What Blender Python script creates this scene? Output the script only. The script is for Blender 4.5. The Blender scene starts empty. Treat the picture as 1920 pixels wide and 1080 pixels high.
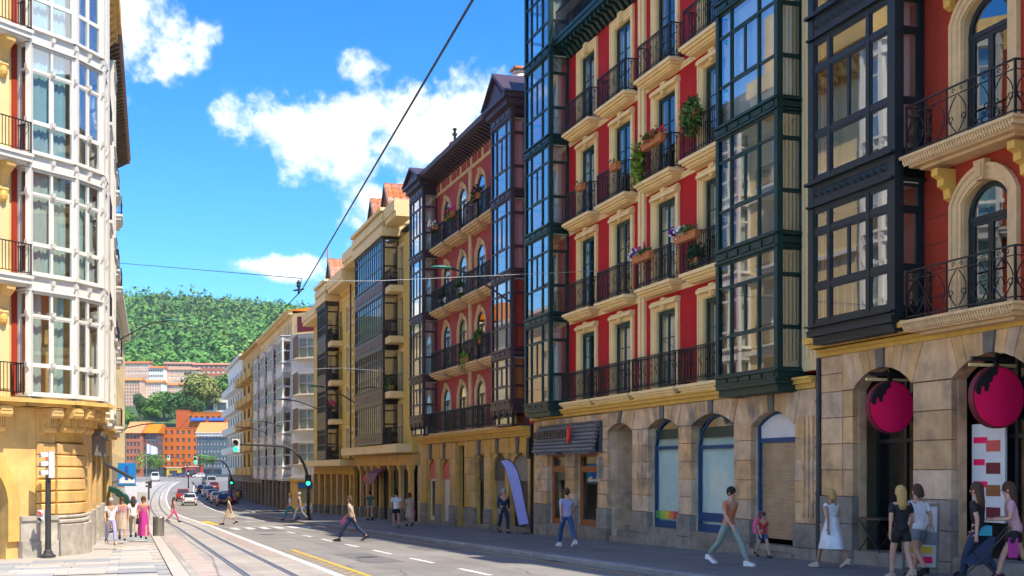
import bpy, math, random
import numpy as np
from mathutils import Matrix, Vector
R = math.radians
rnd = random.Random(7)
scene = bpy.context.scene
col = scene.collection
# ------------------------------------------------------------------ camera
F, CX, HY, EYE = 2300.0, 960.0, 883.0, 1.866      # focal length and horizon for a 1920 px wide picture
cam = bpy.data.cameras.new('camera'); co = bpy.data.objects.new('camera', cam); col.objects.link(co)
co.location = (0, 0, EYE); co.rotation_euler = (R(90), 0, 0)
cam.lens = 36 * F / 1920; cam.sensor_width = 36; cam.shift_y = (HY - 540) / 1920
cam.clip_end = 9000; cam.clip_start = .1
scene.camera = co
cy = scene.cycles; cy.max_bounces = 6; cy.diffuse_bounces = 3; cy.glossy_bounces = 3; cy.transparent_max_bounces = 8; cy.transmission_bounces = 2; cy.caustics_reflective = False; cy.caustics_refractive = False; cy.use_denoising = True; cy.use_adaptive_sampling = True; cy.adaptive_threshold = .03
# ------------------------------------------------------------------ light
SUN_EL, SUN_AZ = R(61), math.atan2(.746, -.66)    # azimuth measured from +Y towards +X
sl = bpy.data.lights.new('sun', 'SUN'); so = bpy.data.objects.new('sun', sl); col.objects.link(so)
sl.energy = 3.7; sl.angle = R(.53); sl.color = (1, .90, .74)
sv = Vector((math.sin(SUN_AZ) * math.cos(SUN_EL), math.cos(SUN_AZ) * math.cos(SUN_EL), math.sin(SUN_EL)))
so.rotation_euler = sv.to_track_quat('Z', 'Y').to_euler(); so.location = (30, -30, 60)
vs = scene.view_settings
vs.view_transform = 'Standard'; vs.look = 'None'; vs.gamma = 1; vs.exposure = 1.1
world = bpy.data.worlds.new('World'); scene.world = world; world.use_nodes = True
def build_world():
    nt = world.node_tree; N = nt.nodes; L = nt.links
    for n in list(N): N.remove(n)
    out = N.new('ShaderNodeOutputWorld'); bg = N.new('ShaderNodeBackground'); L.new(bg.outputs[0], out.inputs[0])
    sky = N.new('ShaderNodeTexSky'); sky.sky_type = 'NISHITA'; sky.sun_disc = False
    sky.sun_elevation = SUN_EL; sky.sun_rotation = SUN_AZ; sky.altitude = 50; sky.air_density = 1.0; sky.dust_density = .25; sky.ozone_density = 3.2
    bg.inputs[1].default_value = .135
    hs = N.new('ShaderNodeHueSaturation'); hs.inputs['Saturation'].default_value = 1.28; hs.inputs['Hue'].default_value = .488; hs.inputs['Value'].default_value = 1.0
    L.new(sky.outputs[0], hs.inputs['Color'])
    tc = N.new('ShaderNodeTexCoord'); sep = N.new('ShaderNodeSeparateXYZ'); L.new(tc.outputs['Generated'], sep.inputs[0])
    def m(op, a, b=None, c=None):
        n = N.new('ShaderNodeMath'); n.operation = op
        for i, v in enumerate((a, b, c)):
            if v is None: continue
            if isinstance(v, (int, float)): n.inputs[i].default_value = v
            else: L.new(v, n.inputs[i])
        return n.outputs[0]
    az = m('ARCTAN2', sep.outputs[0], sep.outputs[1]); el = m('ARCSINE', sep.outputs[2])
    # the blue deepens away from the horizon, the same all round
    hz_ = N.new('ShaderNodeMapRange'); hz_.interpolation_type = 'SMOOTHSTEP'; L.new(el, hz_.inputs[0]); hz_.inputs[1].default_value = R(2); hz_.inputs[2].default_value = R(24)
    tn = N.new('ShaderNodeMix'); tn.data_type = 'RGBA'; L.new(hz_.outputs[0], tn.inputs['Factor']); tn.inputs['A'].default_value = (.50, .78, 1.0, 1); tn.inputs['B'].default_value = (.20, .58, 1.0, 1)
    mu = N.new('ShaderNodeMix'); mu.data_type = 'RGBA'; mu.blend_type = 'MULTIPLY'; mu.inputs['Factor'].default_value = 1; L.new(hs.outputs[0], mu.inputs['A']); L.new(tn.outputs['Result'], mu.inputs['B'])
    # cumulus banks: (azimuth, elevation, half widths) in degrees; elsewhere a slow noise sets the cloud cover
    banks = [(-18.6, 20.0, 3.4, 3.6), (-15.5, 18.3, 1.9, 1.7), (-11.4, 15.6, 2.6, 1.1), (-8.0, 15.2, 3.2, 2.1), (-3.4, 15.4, 3.3, 2.6), (-1.0, 14.2, 2.6, 2.4), (-6.9, 18.0, 1.4, .8), (-10.9, 9.3, 1.7, .55), (-5.6, 11.9, 1.9, 1.4)]
    def vm(op, a, b):
        n = N.new('ShaderNodeVectorMath'); n.operation = op
        for i, v in enumerate((a, b)):
            if v is None: continue
            if isinstance(v, tuple): n.inputs[i].default_value = v
            else: L.new(v, n.inputs[i])
        return n
    ae = N.new('ShaderNodeCombineXYZ'); L.new(az, ae.inputs[0]); L.new(el, ae.inputs[1])
    near = None
    for a, e, ra, re in banks:
        ma = N.new('ShaderNodeVectorMath'); ma.operation = 'MULTIPLY_ADD'; L.new(ae.outputs[0], ma.inputs[0]); ma.inputs[1].default_value = (1 / R(ra), 1 / R(re), 0); ma.inputs[2].default_value = (-a / ra, -e / re, 0)
        r = vm('LENGTH', ma.outputs[0], None).outputs['Value']
        near = r if near is None else m('SMOOTH_MIN', near, r, .35)
    field = m('SUBTRACT', 1.0, near)
    gn = N.new('ShaderNodeTexNoise'); gn.inputs['Scale'].default_value = 2.6; gn.inputs['Detail'].default_value = 2; L.new(tc.outputs['Generated'], gn.inputs['Vector'])
    away = N.new('ShaderNodeMapRange'); L.new(m('ABSOLUTE', m('ADD', az, R(9))), away.inputs[0]); away.inputs[1].default_value = R(13); away.inputs[2].default_value = R(24)
    field = m('MAXIMUM', field, m('SUBTRACT', m('MULTIPLY', m('SUBTRACT', gn.outputs['Fac'], .54), m('MULTIPLY', away.outputs[0], 6.0)), m('SUBTRACT', 1.0, away.outputs[0])))
    def noise(scale, det, rough=.6):
        n = N.new('ShaderNodeTexNoise'); n.inputs['Scale'].default_value = scale; n.inputs['Detail'].default_value = det; n.inputs['Roughness'].default_value = rough
        L.new(tc.outputs['Generated'], n.inputs['Vector']); return n.outputs['Fac']
    n1 = noise(26, 6, .62); n2 = noise(9, 2)
    f = m('ADD', m('MULTIPLY', m('MAXIMUM', field, -1.2), .75), m('ADD', m('MULTIPLY', m('SUBTRACT', n1, .5), 2.4), m('MULTIPLY', m('SUBTRACT', n2, .5), .7)))
    rmp = N.new('ShaderNodeMapRange'); rmp.interpolation_type = 'SMOOTHSTEP'; L.new(f, rmp.inputs[0])
    rmp.inputs[1].default_value = -.10; rmp.inputs[2].default_value = .52
    fac = m('MULTIPLY', rmp.outputs[0], .97)
    # cloud bodies: white with faint grey-blue undersides from the noise
    cr = N.new('ShaderNodeMix'); cr.data_type = 'RGBA'; L.new(noise(15, 2), cr.inputs['Factor'])
    cr.inputs['A'].default_value = (4.4, 4.7, 5.2, 1); cr.inputs['B'].default_value = (6.4, 6.4, 6.4, 1)
    mx = N.new('ShaderNodeMix'); mx.data_type = 'RGBA'; L.new(fac, mx.inputs['Factor']); L.new(mu.outputs['Result'], mx.inputs['A']); L.new(cr.outputs['Result'], mx.inputs['B'])
    L.new(mx.outputs['Result'], bg.inputs[0])
build_world(); world.cycles.sampling_method = 'NONE'
# ------------------------------------------------------------------ terrain heights and street frame
_PD = [-80, 105, 112, 130, 150, 180, 230, 293, 400, 700, 1200]
_PV = [.263, 3.778, 3.88, 4.02, 4.05, 3.8, 3.05, 2.3, 2.0, 1.9, -6.0]
def gz(X, d):
    w = min(1, max(0, (150 - d) / 50)); Xs = 5 - .326 * d
    dx = max(-40, min(25, X - Xs))
    return EYE - (float(np.interp(d, _PD, _PV)) - .0166 * w * dx)
EA, EB = (-.3100, .9507), (.9507, .3100)          # along the street, and across it to the right
def st(a, b, dz=0.0):
    X = a * EA[0] + b * EB[0]; d = a * EA[1] + b * EB[1]
    return (X, d, gz(X, d) + dz)
def veer(a): return .00023 * max(0, a - 95) ** 2
def drift(a): return .0125 * (min(max(a, 20), 75) - 27) + veer(a)
STREET_ROT = math.atan2(EA[1], EA[0]) - math.pi / 2   # rotation that turns +Y to the street direction
# ------------------------------------------------------------------ materials
MATS = {}
def mat(name, c, rough=.75, var=.12, scale=1.5, streak=0.0, objvar=.0, bump=.0, bscale=40, spec=.35, metal=0.0, c2=None, c2amt=.5, c2scale=.6, emit=0.0, lanes=0.0):
    if name in MATS: return MATS[name]
    mt = bpy.data.materials.new(name); mt.use_nodes = True; nt = mt.node_tree; N = nt.nodes; L = nt.links
    b = N['Principled BSDF']; b.inputs['Roughness'].default_value = rough; b.inputs['Metallic'].default_value = metal
    b.inputs['Specular IOR Level'].default_value = spec
    geo = N.new('ShaderNodeNewGeometry')
    def noise(sc, det=4, vec=None):
        n = N.new('ShaderNodeTexNoise'); n.inputs['Scale'].default_value = sc; n.inputs['Detail'].default_value = det; n.inputs['Roughness'].default_value = .62
        L.new(vec or geo.outputs['Position'], n.inputs['Vector']); return n.outputs['Fac']
    def mix(a, bcol, fac):
        x = N.new('ShaderNodeMix'); x.data_type = 'RGBA'
        for key, v in (('A', a), ('B', bcol)):
            if isinstance(v, tuple): x.inputs[key].default_value = (*v, 1)
            else: L.new(v, x.inputs[key])
        if isinstance(fac, float): x.inputs['Factor'].default_value = fac
        else: L.new(fac, x.inputs['Factor'])
        return x.outputs['Result']
    def rng(v, a, bb, lo=0.0, hi=1.0):
        r = N.new('ShaderNodeMapRange'); L.new(v, r.inputs[0]); r.inputs[1].default_value = a; r.inputs[2].default_value = bb; r.inputs[3].default_value = lo; r.inputs[4].default_value = hi
        return r.outputs[0]
    dark = tuple(x * (1 - var) for x in c); lite = tuple(min(.95, x * (1 + var)) for x in c)
    cc = mix(dark, lite, rng(noise(scale, 4), .32, .68))
    if c2: cc = mix(cc, c2, rng(noise(c2scale, 3), .5, .72, 0, c2amt))
    if streak:
        mp = N.new('ShaderNodeMapping'); mp.inputs['Scale'].default_value = (5, 5, .35); L.new(geo.outputs['Position'], mp.inputs['Vector'])
        cc = mix(cc, tuple(x * .45 for x in c), rng(noise(1.0, 3, mp.outputs[0]), .5, .8, 0, streak))
    if lanes:      # wear drawn out along the street
        mp = N.new('ShaderNodeMapping'); mp.vector_type = 'TEXTURE'; mp.inputs['Rotation'].default_value = (0, 0, STREET_ROT); mp.inputs['Scale'].default_value = (.55, 26, 1); L.new(geo.outputs['Position'], mp.inputs['Vector'])
        cc = mix(cc, tuple(x * .55 for x in c), rng(noise(1.0, 3, mp.outputs[0]), .45, .75, 0, lanes)); cc = mix(cc, tuple(min(.9, x * 1.5) for x in c), rng(noise(9.0, 3), .58, .8, 0, lanes))
    if objvar:
        oi = N.new('ShaderNodeObjectInfo'); hs = N.new('ShaderNodeHueSaturation'); L.new(cc, hs.inputs['Color'])
        L.new(rng(oi.outputs['Random'], 0, 1, 1 - objvar, 1 + objvar), hs.inputs['Value'])
        wn = N.new('ShaderNodeTexWhiteNoise'); wn.noise_dimensions = '1D'; L.new(oi.outputs['Random'], wn.inputs['W'])
        L.new(rng(wn.outputs['Value'], 0, 1, 1 - objvar, 1 + objvar), hs.inputs['Saturation'])
        cc = hs.outputs[0]
    L.new(cc, b.inputs['Base Color'])
    if bump:
        bp = N.new('ShaderNodeBump'); bp.inputs['Strength'].default_value = bump; bp.inputs['Distance'].default_value = .02
        L.new(noise(bscale, 2), bp.inputs['Height']); L.new(bp.outputs[0], b.inputs['Normal'])
    if emit:
        b.inputs['Emission Color'].default_value = (*c, 1); b.inputs['Emission Strength'].default_value = emit
    MATS[name] = mt; return mt
def glass(name, tint=(.86, .92, .90), f0=.16, wav=.012):
    mt = bpy.data.materials.new(name); mt.use_nodes = True; nt = mt.node_tree; N = nt.nodes; L = nt.links
    N.remove(N['Principled BSDF']); out = N['Material Output']
    tr = N.new('ShaderNodeBsdfTransparent'); tr.inputs[0].default_value = (*tint, 1)
    gl = N.new('ShaderNodeBsdfGlossy'); gl.inputs['Roughness'].default_value = .015; gl.inputs['Color'].default_value = (.96, .98, 1, 1)
    geo = N.new('ShaderNodeNewGeometry')
    if wav:
        ns = N.new('ShaderNodeTexNoise'); ns.inputs['Scale'].default_value = .7; ns.inputs['Detail'].default_value = 1; L.new(geo.outputs['Position'], ns.inputs['Vector'])
        bp = N.new('ShaderNodeBump'); bp.inputs['Strength'].default_value = wav; bp.inputs['Distance'].default_value = .12; L.new(ns.outputs['Fac'], bp.inputs['Height']); L.new(bp.outputs[0], gl.inputs['Normal'])
    dt = N.new('ShaderNodeVectorMath'); dt.operation = 'DOT_PRODUCT'; L.new(geo.outputs['Incoming'], dt.inputs[0]); L.new(geo.outputs['Normal'], dt.inputs[1])
    def m(op, a, b=0.0):
        n = N.new('ShaderNodeMath'); n.operation = op
        for i, v in enumerate((a, b)):
            if isinstance(v, float): n.inputs[i].default_value = v
            else: L.new(v, n.inputs[i])
        return n.outputs[0]
    p5 = m('POWER', m('SUBTRACT', 1.0, m('ABSOLUTE', dt.outputs['Value'])), 5.0)
    fr = m('ADD', f0, m('MULTIPLY', p5, 1.0 - f0))
    mx = N.new('ShaderNodeMixShader'); L.new(fr, mx.inputs[0]); L.new(tr.outputs[0], mx.inputs[1]); L.new(gl.outputs[0], mx.inputs[2]); L.new(mx.outputs[0], out.inputs[0])
    MATS[name] = mt; return mt
M_ = mat
M_('red_plaster', (.46, .008, .011), .85, .14, .8, streak=.42, bump=.12, c2=(.30, .02, .03), c2amt=.5, c2scale=.5)
M_('red_orange_plaster', (.36, .034, .012), .82, .14, 1, streak=.45, bump=.08)
M_('rose_plaster', (.40, .060, .062), .85, .14, .9, streak=.4, bump=.08)
M_('cream_trim', (.86, .61, .29), .7, .07, 2, streak=.1, bump=.05)
M_('ochre_trim', (.70, .41, .085), .7, .12, 2, streak=.3, bump=.12)
M_('sand_trim', (.68, .45, .23), .8, .12, 3, streak=.25, bump=.2)
M_('pale_pilaster', (.78, .59, .31), .75, .08, 2, streak=.2, bump=.05)
M_('green_paint', (.006, .034, .029), .42, .15, 2, spec=.35)
M_('teal_paint', (.008, .017, .023), .42, .15, 2, spec=.35)
M_('brown_paint', (.055, .030, .034), .45, .2, 3, spec=.5)
M_('sky_tinted_paint', (.062, .040, .058), .5, .15, 2)  # the sky's blue-purple cast is put into this eave colour
M_('iron', (.012, .011, .013), .5, .2, 8, spec=.4)
M_('bronze_frame', (.045, .030, .024), .4, .2, 3, spec=.5)
M_('wood_panel', (.16, .10, .068), .5, .25, 2, spec=.4)
M_('stone', (.62, .40, .225), .88, .2, 2.2, streak=.35, objvar=.17, bump=.4, bscale=18, c2=(.22, .165, .12), c2amt=.75, c2scale=1.3)
M_('ochre_stone', (.64, .38, .12), .88, .15, 2.2, streak=.15, objvar=.10, bump=.3, bscale=18, c2=(.32, .22, .12), c2amt=.5)
M_('granite', (.28, .235, .185), .85, .2, 3, streak=.3, objvar=.12, bump=.4, bscale=25, c2=(.10, .09, .08), c2amt=.6, c2scale=1.6)
M_('mortar', (.20, .15, .10), .95, .15, 4)
M_('keystone', (.16, .14, .12), .85, .2, 4, bump=.2)
M_('yellow_plaster', (.68, .46, .10), .8, .08, .6, streak=.12, bump=.05)
M_('cream_band', (.82, .62, .30), .75, .06, .8, streak=.12, bump=.04)
M_('olive_band', (.50, .40, .17), .8, .06, .8, streak=.1)
M_('white_paint', (.74, .70, .62), .55, .04, 2, streak=.08)
M_('white_stucco', (.74, .72, .68), .8, .08, .7, streak=.25, bump=.05)
M_('tan_plaster', (.60, .39, .13), .8, .1, .7, streak=.2)
M_('cream_plaster', (.80, .60, .30), .8, .07, .6, streak=.12, bump=.05)
M_('pale_granite', (.50, .45, .38), .85, .2, 3, streak=.45, objvar=.1, bump=.3, c2=(.30, .26, .21), c2amt=.6, c2scale=1.4)
M_('gold_plaster', (.76, .47, .15), .85, .14, 1.2, streak=.3, objvar=.06, bump=.25, bscale=14, c2=(.42, .27, .13), c2amt=.6, c2scale=.9)
M_('interior', (.035, .03, .028), .9, .3, .5)  # near-black: the darkness of unlit rooms is put into the colour
M_('ceiling_white', (.62, .55, .42), .9, .05, 1)
M_('curtain_white', (.72, .72, .68), .9, .06, 3)
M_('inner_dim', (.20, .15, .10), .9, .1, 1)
M_('unlit_shop_glass', (.008, .008, .009), .12, .1, 2, spec=.5)  # opaque near-black: dark shop interiors are painted into the glazing
M_('curtain_green', (.60, .72, .62), .9, .06, 3)
M_('painted_sky_curtain', (.42, .66, .74), .9, .06, 3)  # pale cyan cloth that paints a sky reflection behind the panes
M_('curtain_lime', (.30, .40, .07), .9, .06, 3)
M_('curtain_brown', (.30, .13, .06), .9, .1, 3)
M_('roof_tile', (.50, .19, .10), .85, .22, 3, objvar=.15, bump=.2)
M_('orange_tile', (.62, .22, .05), .85, .18, 3, objvar=.1, bump=.2)
M_('roof_metal', (.12, .10, .11), .6, .15, 1)
M_('chimney_brick', (.62, .42, .32), .85, .15, 4)
M_('steel', (.42, .38, .33), .35, .1, 4, metal=.85)
M_('lamp_green', (.03, .16, .13), .4, .1, 3)
M_('pole_grey', (.045, .043, .045), .5, .15, 4)
M_('terracotta', (.50, .17, .055), .8, .12, 5)
M_('leaf', (.065, .13, .022), .6, .4, 5, c2=(.14, .20, .03), c2amt=.7, c2scale=3)
M_('leaf_dark', (.022, .055, .018), .6, .4, 5)
M_('leaf_lime', (.17, .26, .025), .6, .3, 5)
for nm, c in dict(flower_red=(.65, .01, .02), flower_pink=(.75, .03, .25), flower_white=(.85, .83, .85), flower_purple=(.13, .02, .22)).items(): M_(nm, c, .6, .1, 8)
glass('glass', (.9, .95, .94), .16); glass('glass_dark', (.6, .66, .66), .22, 0); glass('glass_mirror', (.5, .55, .55), .55, .015); glass('shop_glass', (.92, .95, .94), .05, .01); glass('bay_glass', (.86, .93, .94), .36, .01); glass('sky_glass', (.90, .97, .98), .33, .01)
# ------------------------------------------------------------------ mesh builder
class MB:
    def __init__(s): s.v = []; s.f = []; s.M = None
    def add(s, vs, fs):
        n = len(s.v)
        if s.M is not None: vs = [tuple(s.M @ Vector(p)) for p in vs]
        s.v += vs; s.f += [tuple(i + n for i in f) for f in fs]; return s
    def box(s, x0, x1, y0, y1, z0, z1):
        return s.add([(x0, y0, z0), (x1, y0, z0), (x1, y1, z0), (x0, y1, z0), (x0, y0, z1), (x1, y0, z1), (x1, y1, z1), (x0, y1, z1)],
                     [(0, 3, 2, 1), (4, 5, 6, 7), (0, 1, 5, 4), (1, 2, 6, 5), (2, 3, 7, 6), (3, 0, 4, 7)])
    def loft(s, rings, cap=True, closed=True):
        n = len(rings[0]); vs = [p for r in rings for p in r]; fs = []
        for k in range(len(rings) - 1):
            for i in range(n if closed else n - 1):
                j = (i + 1) % n; fs.append((k * n + i, k * n + j, (k + 1) * n + j, (k + 1) * n + i))
        if cap: fs += [tuple(range(n - 1, -1, -1)), tuple(range((len(rings) - 1) * n, len(rings) * n))]
        return s.add(vs, fs)
    def prism_y(s, pts, y0, y1): return s.loft([[(x, y0, z) for x, z in pts], [(x, y1, z) for x, z in pts]])
    def prism_z(s, pts, z0, z1): return s.loft([[(x, y, z0) for x, y in pts], [(x, y, z1) for x, y in pts]])
    def prism_x(s, pts, x0, x1): return s.loft([[(x0, y, z) for y, z in pts], [(x1, y, z) for y, z in pts]])
    def tube(s, pts, r, n=6, cap=True):
        P = [Vector(p) for p in pts]; rings = []
        for i, p in enumerate(P):
            t = (P[min(i + 1, len(P) - 1)] - P[max(i - 1, 0)]).normalized()
            u = t.cross(Vector((0, 0, 1)));
            if u.length < .05: u = t.cross(Vector((0, 1, 0)))
            u.normalize(); w = u.cross(t); rr = r[i] if isinstance(r, (list, tuple)) else r
            rings.append([tuple(p + u * (rr * math.cos(2 * math.pi * (k + .5) / n)) + w * (rr * math.sin(2 * math.pi * (k + .5) / n))) for k in range(n)])
        return s.loft(rings, cap)
    def lathe(s, prof, c=(0, 0), n=12):
        return s.loft([[(c[0] + r * math.cos(2 * math.pi * k / n), c[1] + r * math.sin(2 * math.pi * k / n), z) for k in range(n)] for r, z in prof])
    def sphere(s, c, r, n=10, m=7):
        rx, ry, rz = (r, r, r) if not isinstance(r, tuple) else r
        return s.loft([[(c[0] + rx * math.sin(math.pi * (j + .02) / (m + .04)) * math.cos(2 * math.pi * k / n), c[1] + ry * math.sin(math.pi * (j + .02) / (m + .04)) * math.sin(2 * math.pi * k / n), c[2] - rz * math.cos(math.pi * j / m)) for k in range(n)] for j in range(m + 1)])
    def mesh(s, name, m, smooth=False):
        me = bpy.data.meshes.new(name); me.from_pydata(s.v, [], s.f)
        if m: me.materials.append(MATS[m] if isinstance(m, str) else m)
        if smooth: me.polygons.foreach_set('use_smooth', [True] * len(me.polygons))
        return me
    def ob(s, name, m, parent=None, loc=None, rz=0, smooth=False, **k): return ob(name, s.mesh(name, m, smooth), parent, loc, rz, **k)
def tag(o, label=None, cat=None, group=None, kind=None):
    for k, v in (('label', label), ('category', cat), ('group', group), ('kind', kind)):
        if v: o[k] = v
    return o
def ob(name, me, parent=None, loc=None, rz=0, scale=None, **k):
    o = bpy.data.objects.new(name, me); col.objects.link(o)
    if parent: o.parent = parent
    if loc: o.location = loc
    if rz: o.rotation_euler = (0, 0, rz)
    if scale: o.scale = scale
    return tag(o, **k)
def empty(name, loc, rz=0, **k):
    o = ob(name, None, None, loc, rz, **k); o.empty_display_size = .3; return o
def copy_tree(o, parent=None):
    c = o.copy(); col.objects.link(c); c.parent = parent
    for ch in o.children: copy_tree(ch, c)
    return c
_cache = {}
def cached(key, fn):
    if key not in _cache: _cache[key] = fn()
    return _cache[key]
def sheet_pane(m): return cached(('pane', m), lambda: MB().add([(-.5, 0, -.5), (.5, 0, -.5), (.5, 0, .5), (-.5, 0, .5)], [(0, 1, 2, 3)]).mesh('pane', m))
def unit(m): return cached(('unit', m), lambda: MB().box(-.5, .5, -.5, .5, -.5, .5).mesh('block', m))
def cube(name, m, parent, x0, x1, y0, y1, z0, z1, rz=0):
    return ob(name, unit(m), parent, ((x0 + x1) / 2, (y0 + y1) / 2, (z0 + z1) / 2), rz, (x1 - x0, y1 - y0, z1 - z0))
def wavy(w, h, m, amp=.03, n=None):
    def f():
        k = n or max(8, int(w * 18)); mb = MB(); vs = []
        for i in range(k + 1):
            x = -w / 2 + w * i / k; y = amp * math.sin(i * 1.9 + math.sin(i * .7) * 1.3)
            vs += [(x, y, 0), (x + .01 * math.sin(i), y * .7, h)]
        mb.add(vs, [(2 * i, 2 * i + 2, 2 * i + 3, 2 * i + 1) for i in range(k)])
        return mb.mesh('curtain', m, True)
    return cached(('wavy', round(w, 2), round(h, 2), m), f)
class Fac:
    """facade line: local x to the right along the facade, y into the building"""
    def __init__(s, vp, px, d, toward=True):
        t = Vector((-(vp - CX), -F)).normalized()
        if not toward: t = -t
        s.t = t; s.y = Vector((-t.y, t.x)); s.O = Vector(((px - CX) / F * d, d)); s.rz = math.atan2(t.y, t.x)
    def xy(s, x, y): p = s.O + s.t * x + s.y * y; return (p.x, p.y)
    def gz(s, x, y=-.3): p = s.xy(x, y); return gz(*p)
# ------------------------------------------------------------------ building helpers (local x right, y into the building)
def wall(name, m, parent, x0, x1, z0, z1, holes, y0=0.0, y1=.38):
    mb = MB(); xs = sorted({x0, x1, *[h[0] for h in holes], *[h[1] for h in holes]}); xs = [x for x in xs if x0 <= x <= x1]
    runs = []
    for a, b in zip(xs, xs[1:]):
        if b - a < 1e-4: continue
        cut = sorted((h[2], h[3]) for h in holes if h[0] < (a + b) / 2 < h[1]); z = z0; segs = []
        for c0, c1 in cut:
            if c0 > z + 1e-4: segs.append((z, c0))
            z = max(z, c1)
        if z < z1 - 1e-4: segs.append((z, z1))
        if runs and runs[-1][2] == segs: runs[-1][1] = b
        else: runs.append([a, b, segs])
    for a, b, segs in runs:
        for s0, s1 in segs: mb.box(a, b, y0, y1, s0, s1)
    return mb.ob(name, m, parent)
def arc_pts(xa, xb, zs, za, n=10):
    """points of an arch from (xa,zs) over (xc,za) to (xb,zs)"""
    w = (xb - xa) / 2; h = za - zs; xc = (xa + xb) / 2
    if h >= w * .98: return [(xc - w * math.cos(math.pi * i / n), zs + h * math.sin(math.pi * i / n)) for i in range(n + 1)]
    r = (w * w + h * h) / (2 * h); a0 = math.asin(w / r)
    return [(xc + r * math.sin(-a0 + 2 * a0 * i / n), za - r + r * math.cos(-a0 + 2 * a0 * i / n)) for i in range(n + 1)]
def spandrels(mb, xa, xb, zs, za, y0, y1):
    """fills the corners between a square opening head at za and the arch below"""
    p = arc_pts(xa, xb, zs, za); k = len(p) // 2
    mb.prism_y([(xa, za + .002)] + p[:k + 1], y0, y1); mb.prism_y(p[k:] + [(xb, za + .002)], y0, y1)
def frame_mesh(w, h, m, rise=0, leaf=2, rows=3, bw=.07, d=.07, top=0.0):
    """glazed door or window, origin at the sill centre, returns mesh and pane list (x, z, w, h)"""
    def f():
        mb = MB(); zt = h - rise - top; panes = []
        mb.box(-w / 2, -w / 2 + bw, 0, d, 0, zt if rise or top else h); mb.box(w / 2 - bw, w / 2, 0, d, 0, zt if rise or top else h)
        if rise or top:
            mb.box(-w / 2, w / 2, -.005, d, zt - bw, zt)
            if rise:
                o = arc_pts(-w / 2, w / 2, zt, h); i = arc_pts(-w / 2 + bw, w / 2 - bw, zt, h - bw)
                for a in range(len(o) - 1): mb.prism_y([o[a], o[a + 1], i[a + 1], i[a]], 0, d)
            else:
                mb.box(-w / 2, -w / 2 + bw, 0, d, zt, h); mb.box(w / 2 - bw, w / 2, 0, d, zt, h); mb.box(-w / 2 + bw, w / 2 - bw, 0, d, h - bw, h)
                panes.append((0, zt + (top - bw) / 2, w - 2 * bw, top - bw))
            zt -= bw
        else:
            mb.box(-w / 2 + bw, w / 2 - bw, 0, d, h - bw, h); zt = h - bw
        lw = (w - 2 * bw) / leaf
        for L in range(leaf):
            x0 = -w / 2 + bw + L * lw; s = bw * .75
            mb.box(x0, x0 + s, .01, d - .01, 0, zt); mb.box(x0 + lw - s, x0 + lw, .01, d - .01, 0, zt)
            mb.box(x0 + s, x0 + lw - s, .01, d - .01, 0, .22 if h > 2 else s); mb.box(x0 + s, x0 + lw - s, .01, d - .01, zt - s, zt)
            zb = .22 if h > 2 else s; hh = (zt - s - zb) / rows
            for r in range(rows):
                if r: mb.box(x0 + s, x0 + lw - s, .02, d - .02, zb + r * hh - .015, zb + r * hh + .015)
                panes.append((x0 + lw / 2, zb + (r + .5) * hh, lw - 2 * s, hh - (.03 if rows > 1 else 0)))
        return mb.mesh('window', m), panes
    return cached(('frame', w, h, m, rise, leaf, rows, bw, top), f)
def window(parent, x, y, z, w, h, m, rise=0, leaf=2, rows=3, curtain=None, gl='glass', bw=.07, top=0.0, name='window', blind=None):
    me, panes = frame_mesh(w, h, m, rise, leaf, rows, bw, .07, top)
    o = ob(name, me, parent, (x, y, z))
    for px, pz, pw, ph in panes: ob('pane', sheet_pane(gl), o, (px, .035, pz), 0, (pw + .004, .012, ph + .004))
    if rise:
        def fan():
            p = arc_pts(-w / 2 + .03, w / 2 - .03, h - rise - .001, h - .03); mb = MB(); mb.prism_y(p, -.006, .006); return mb.mesh('fanlight', gl)
        ob('fanlight', cached(('fan', w, h, rise, gl), fan), o, (0, .035, 0))
    if curtain: ob('curtain', wavy(round(w - .16, 2), round(h - rise - .25, 2), curtain), o, (0, .2, .08))
    if blind: cube('blind', blind, o, -w / 2 + bw, w / 2 - bw, .09, .12, h * .35, h - bw)
    return o
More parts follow.
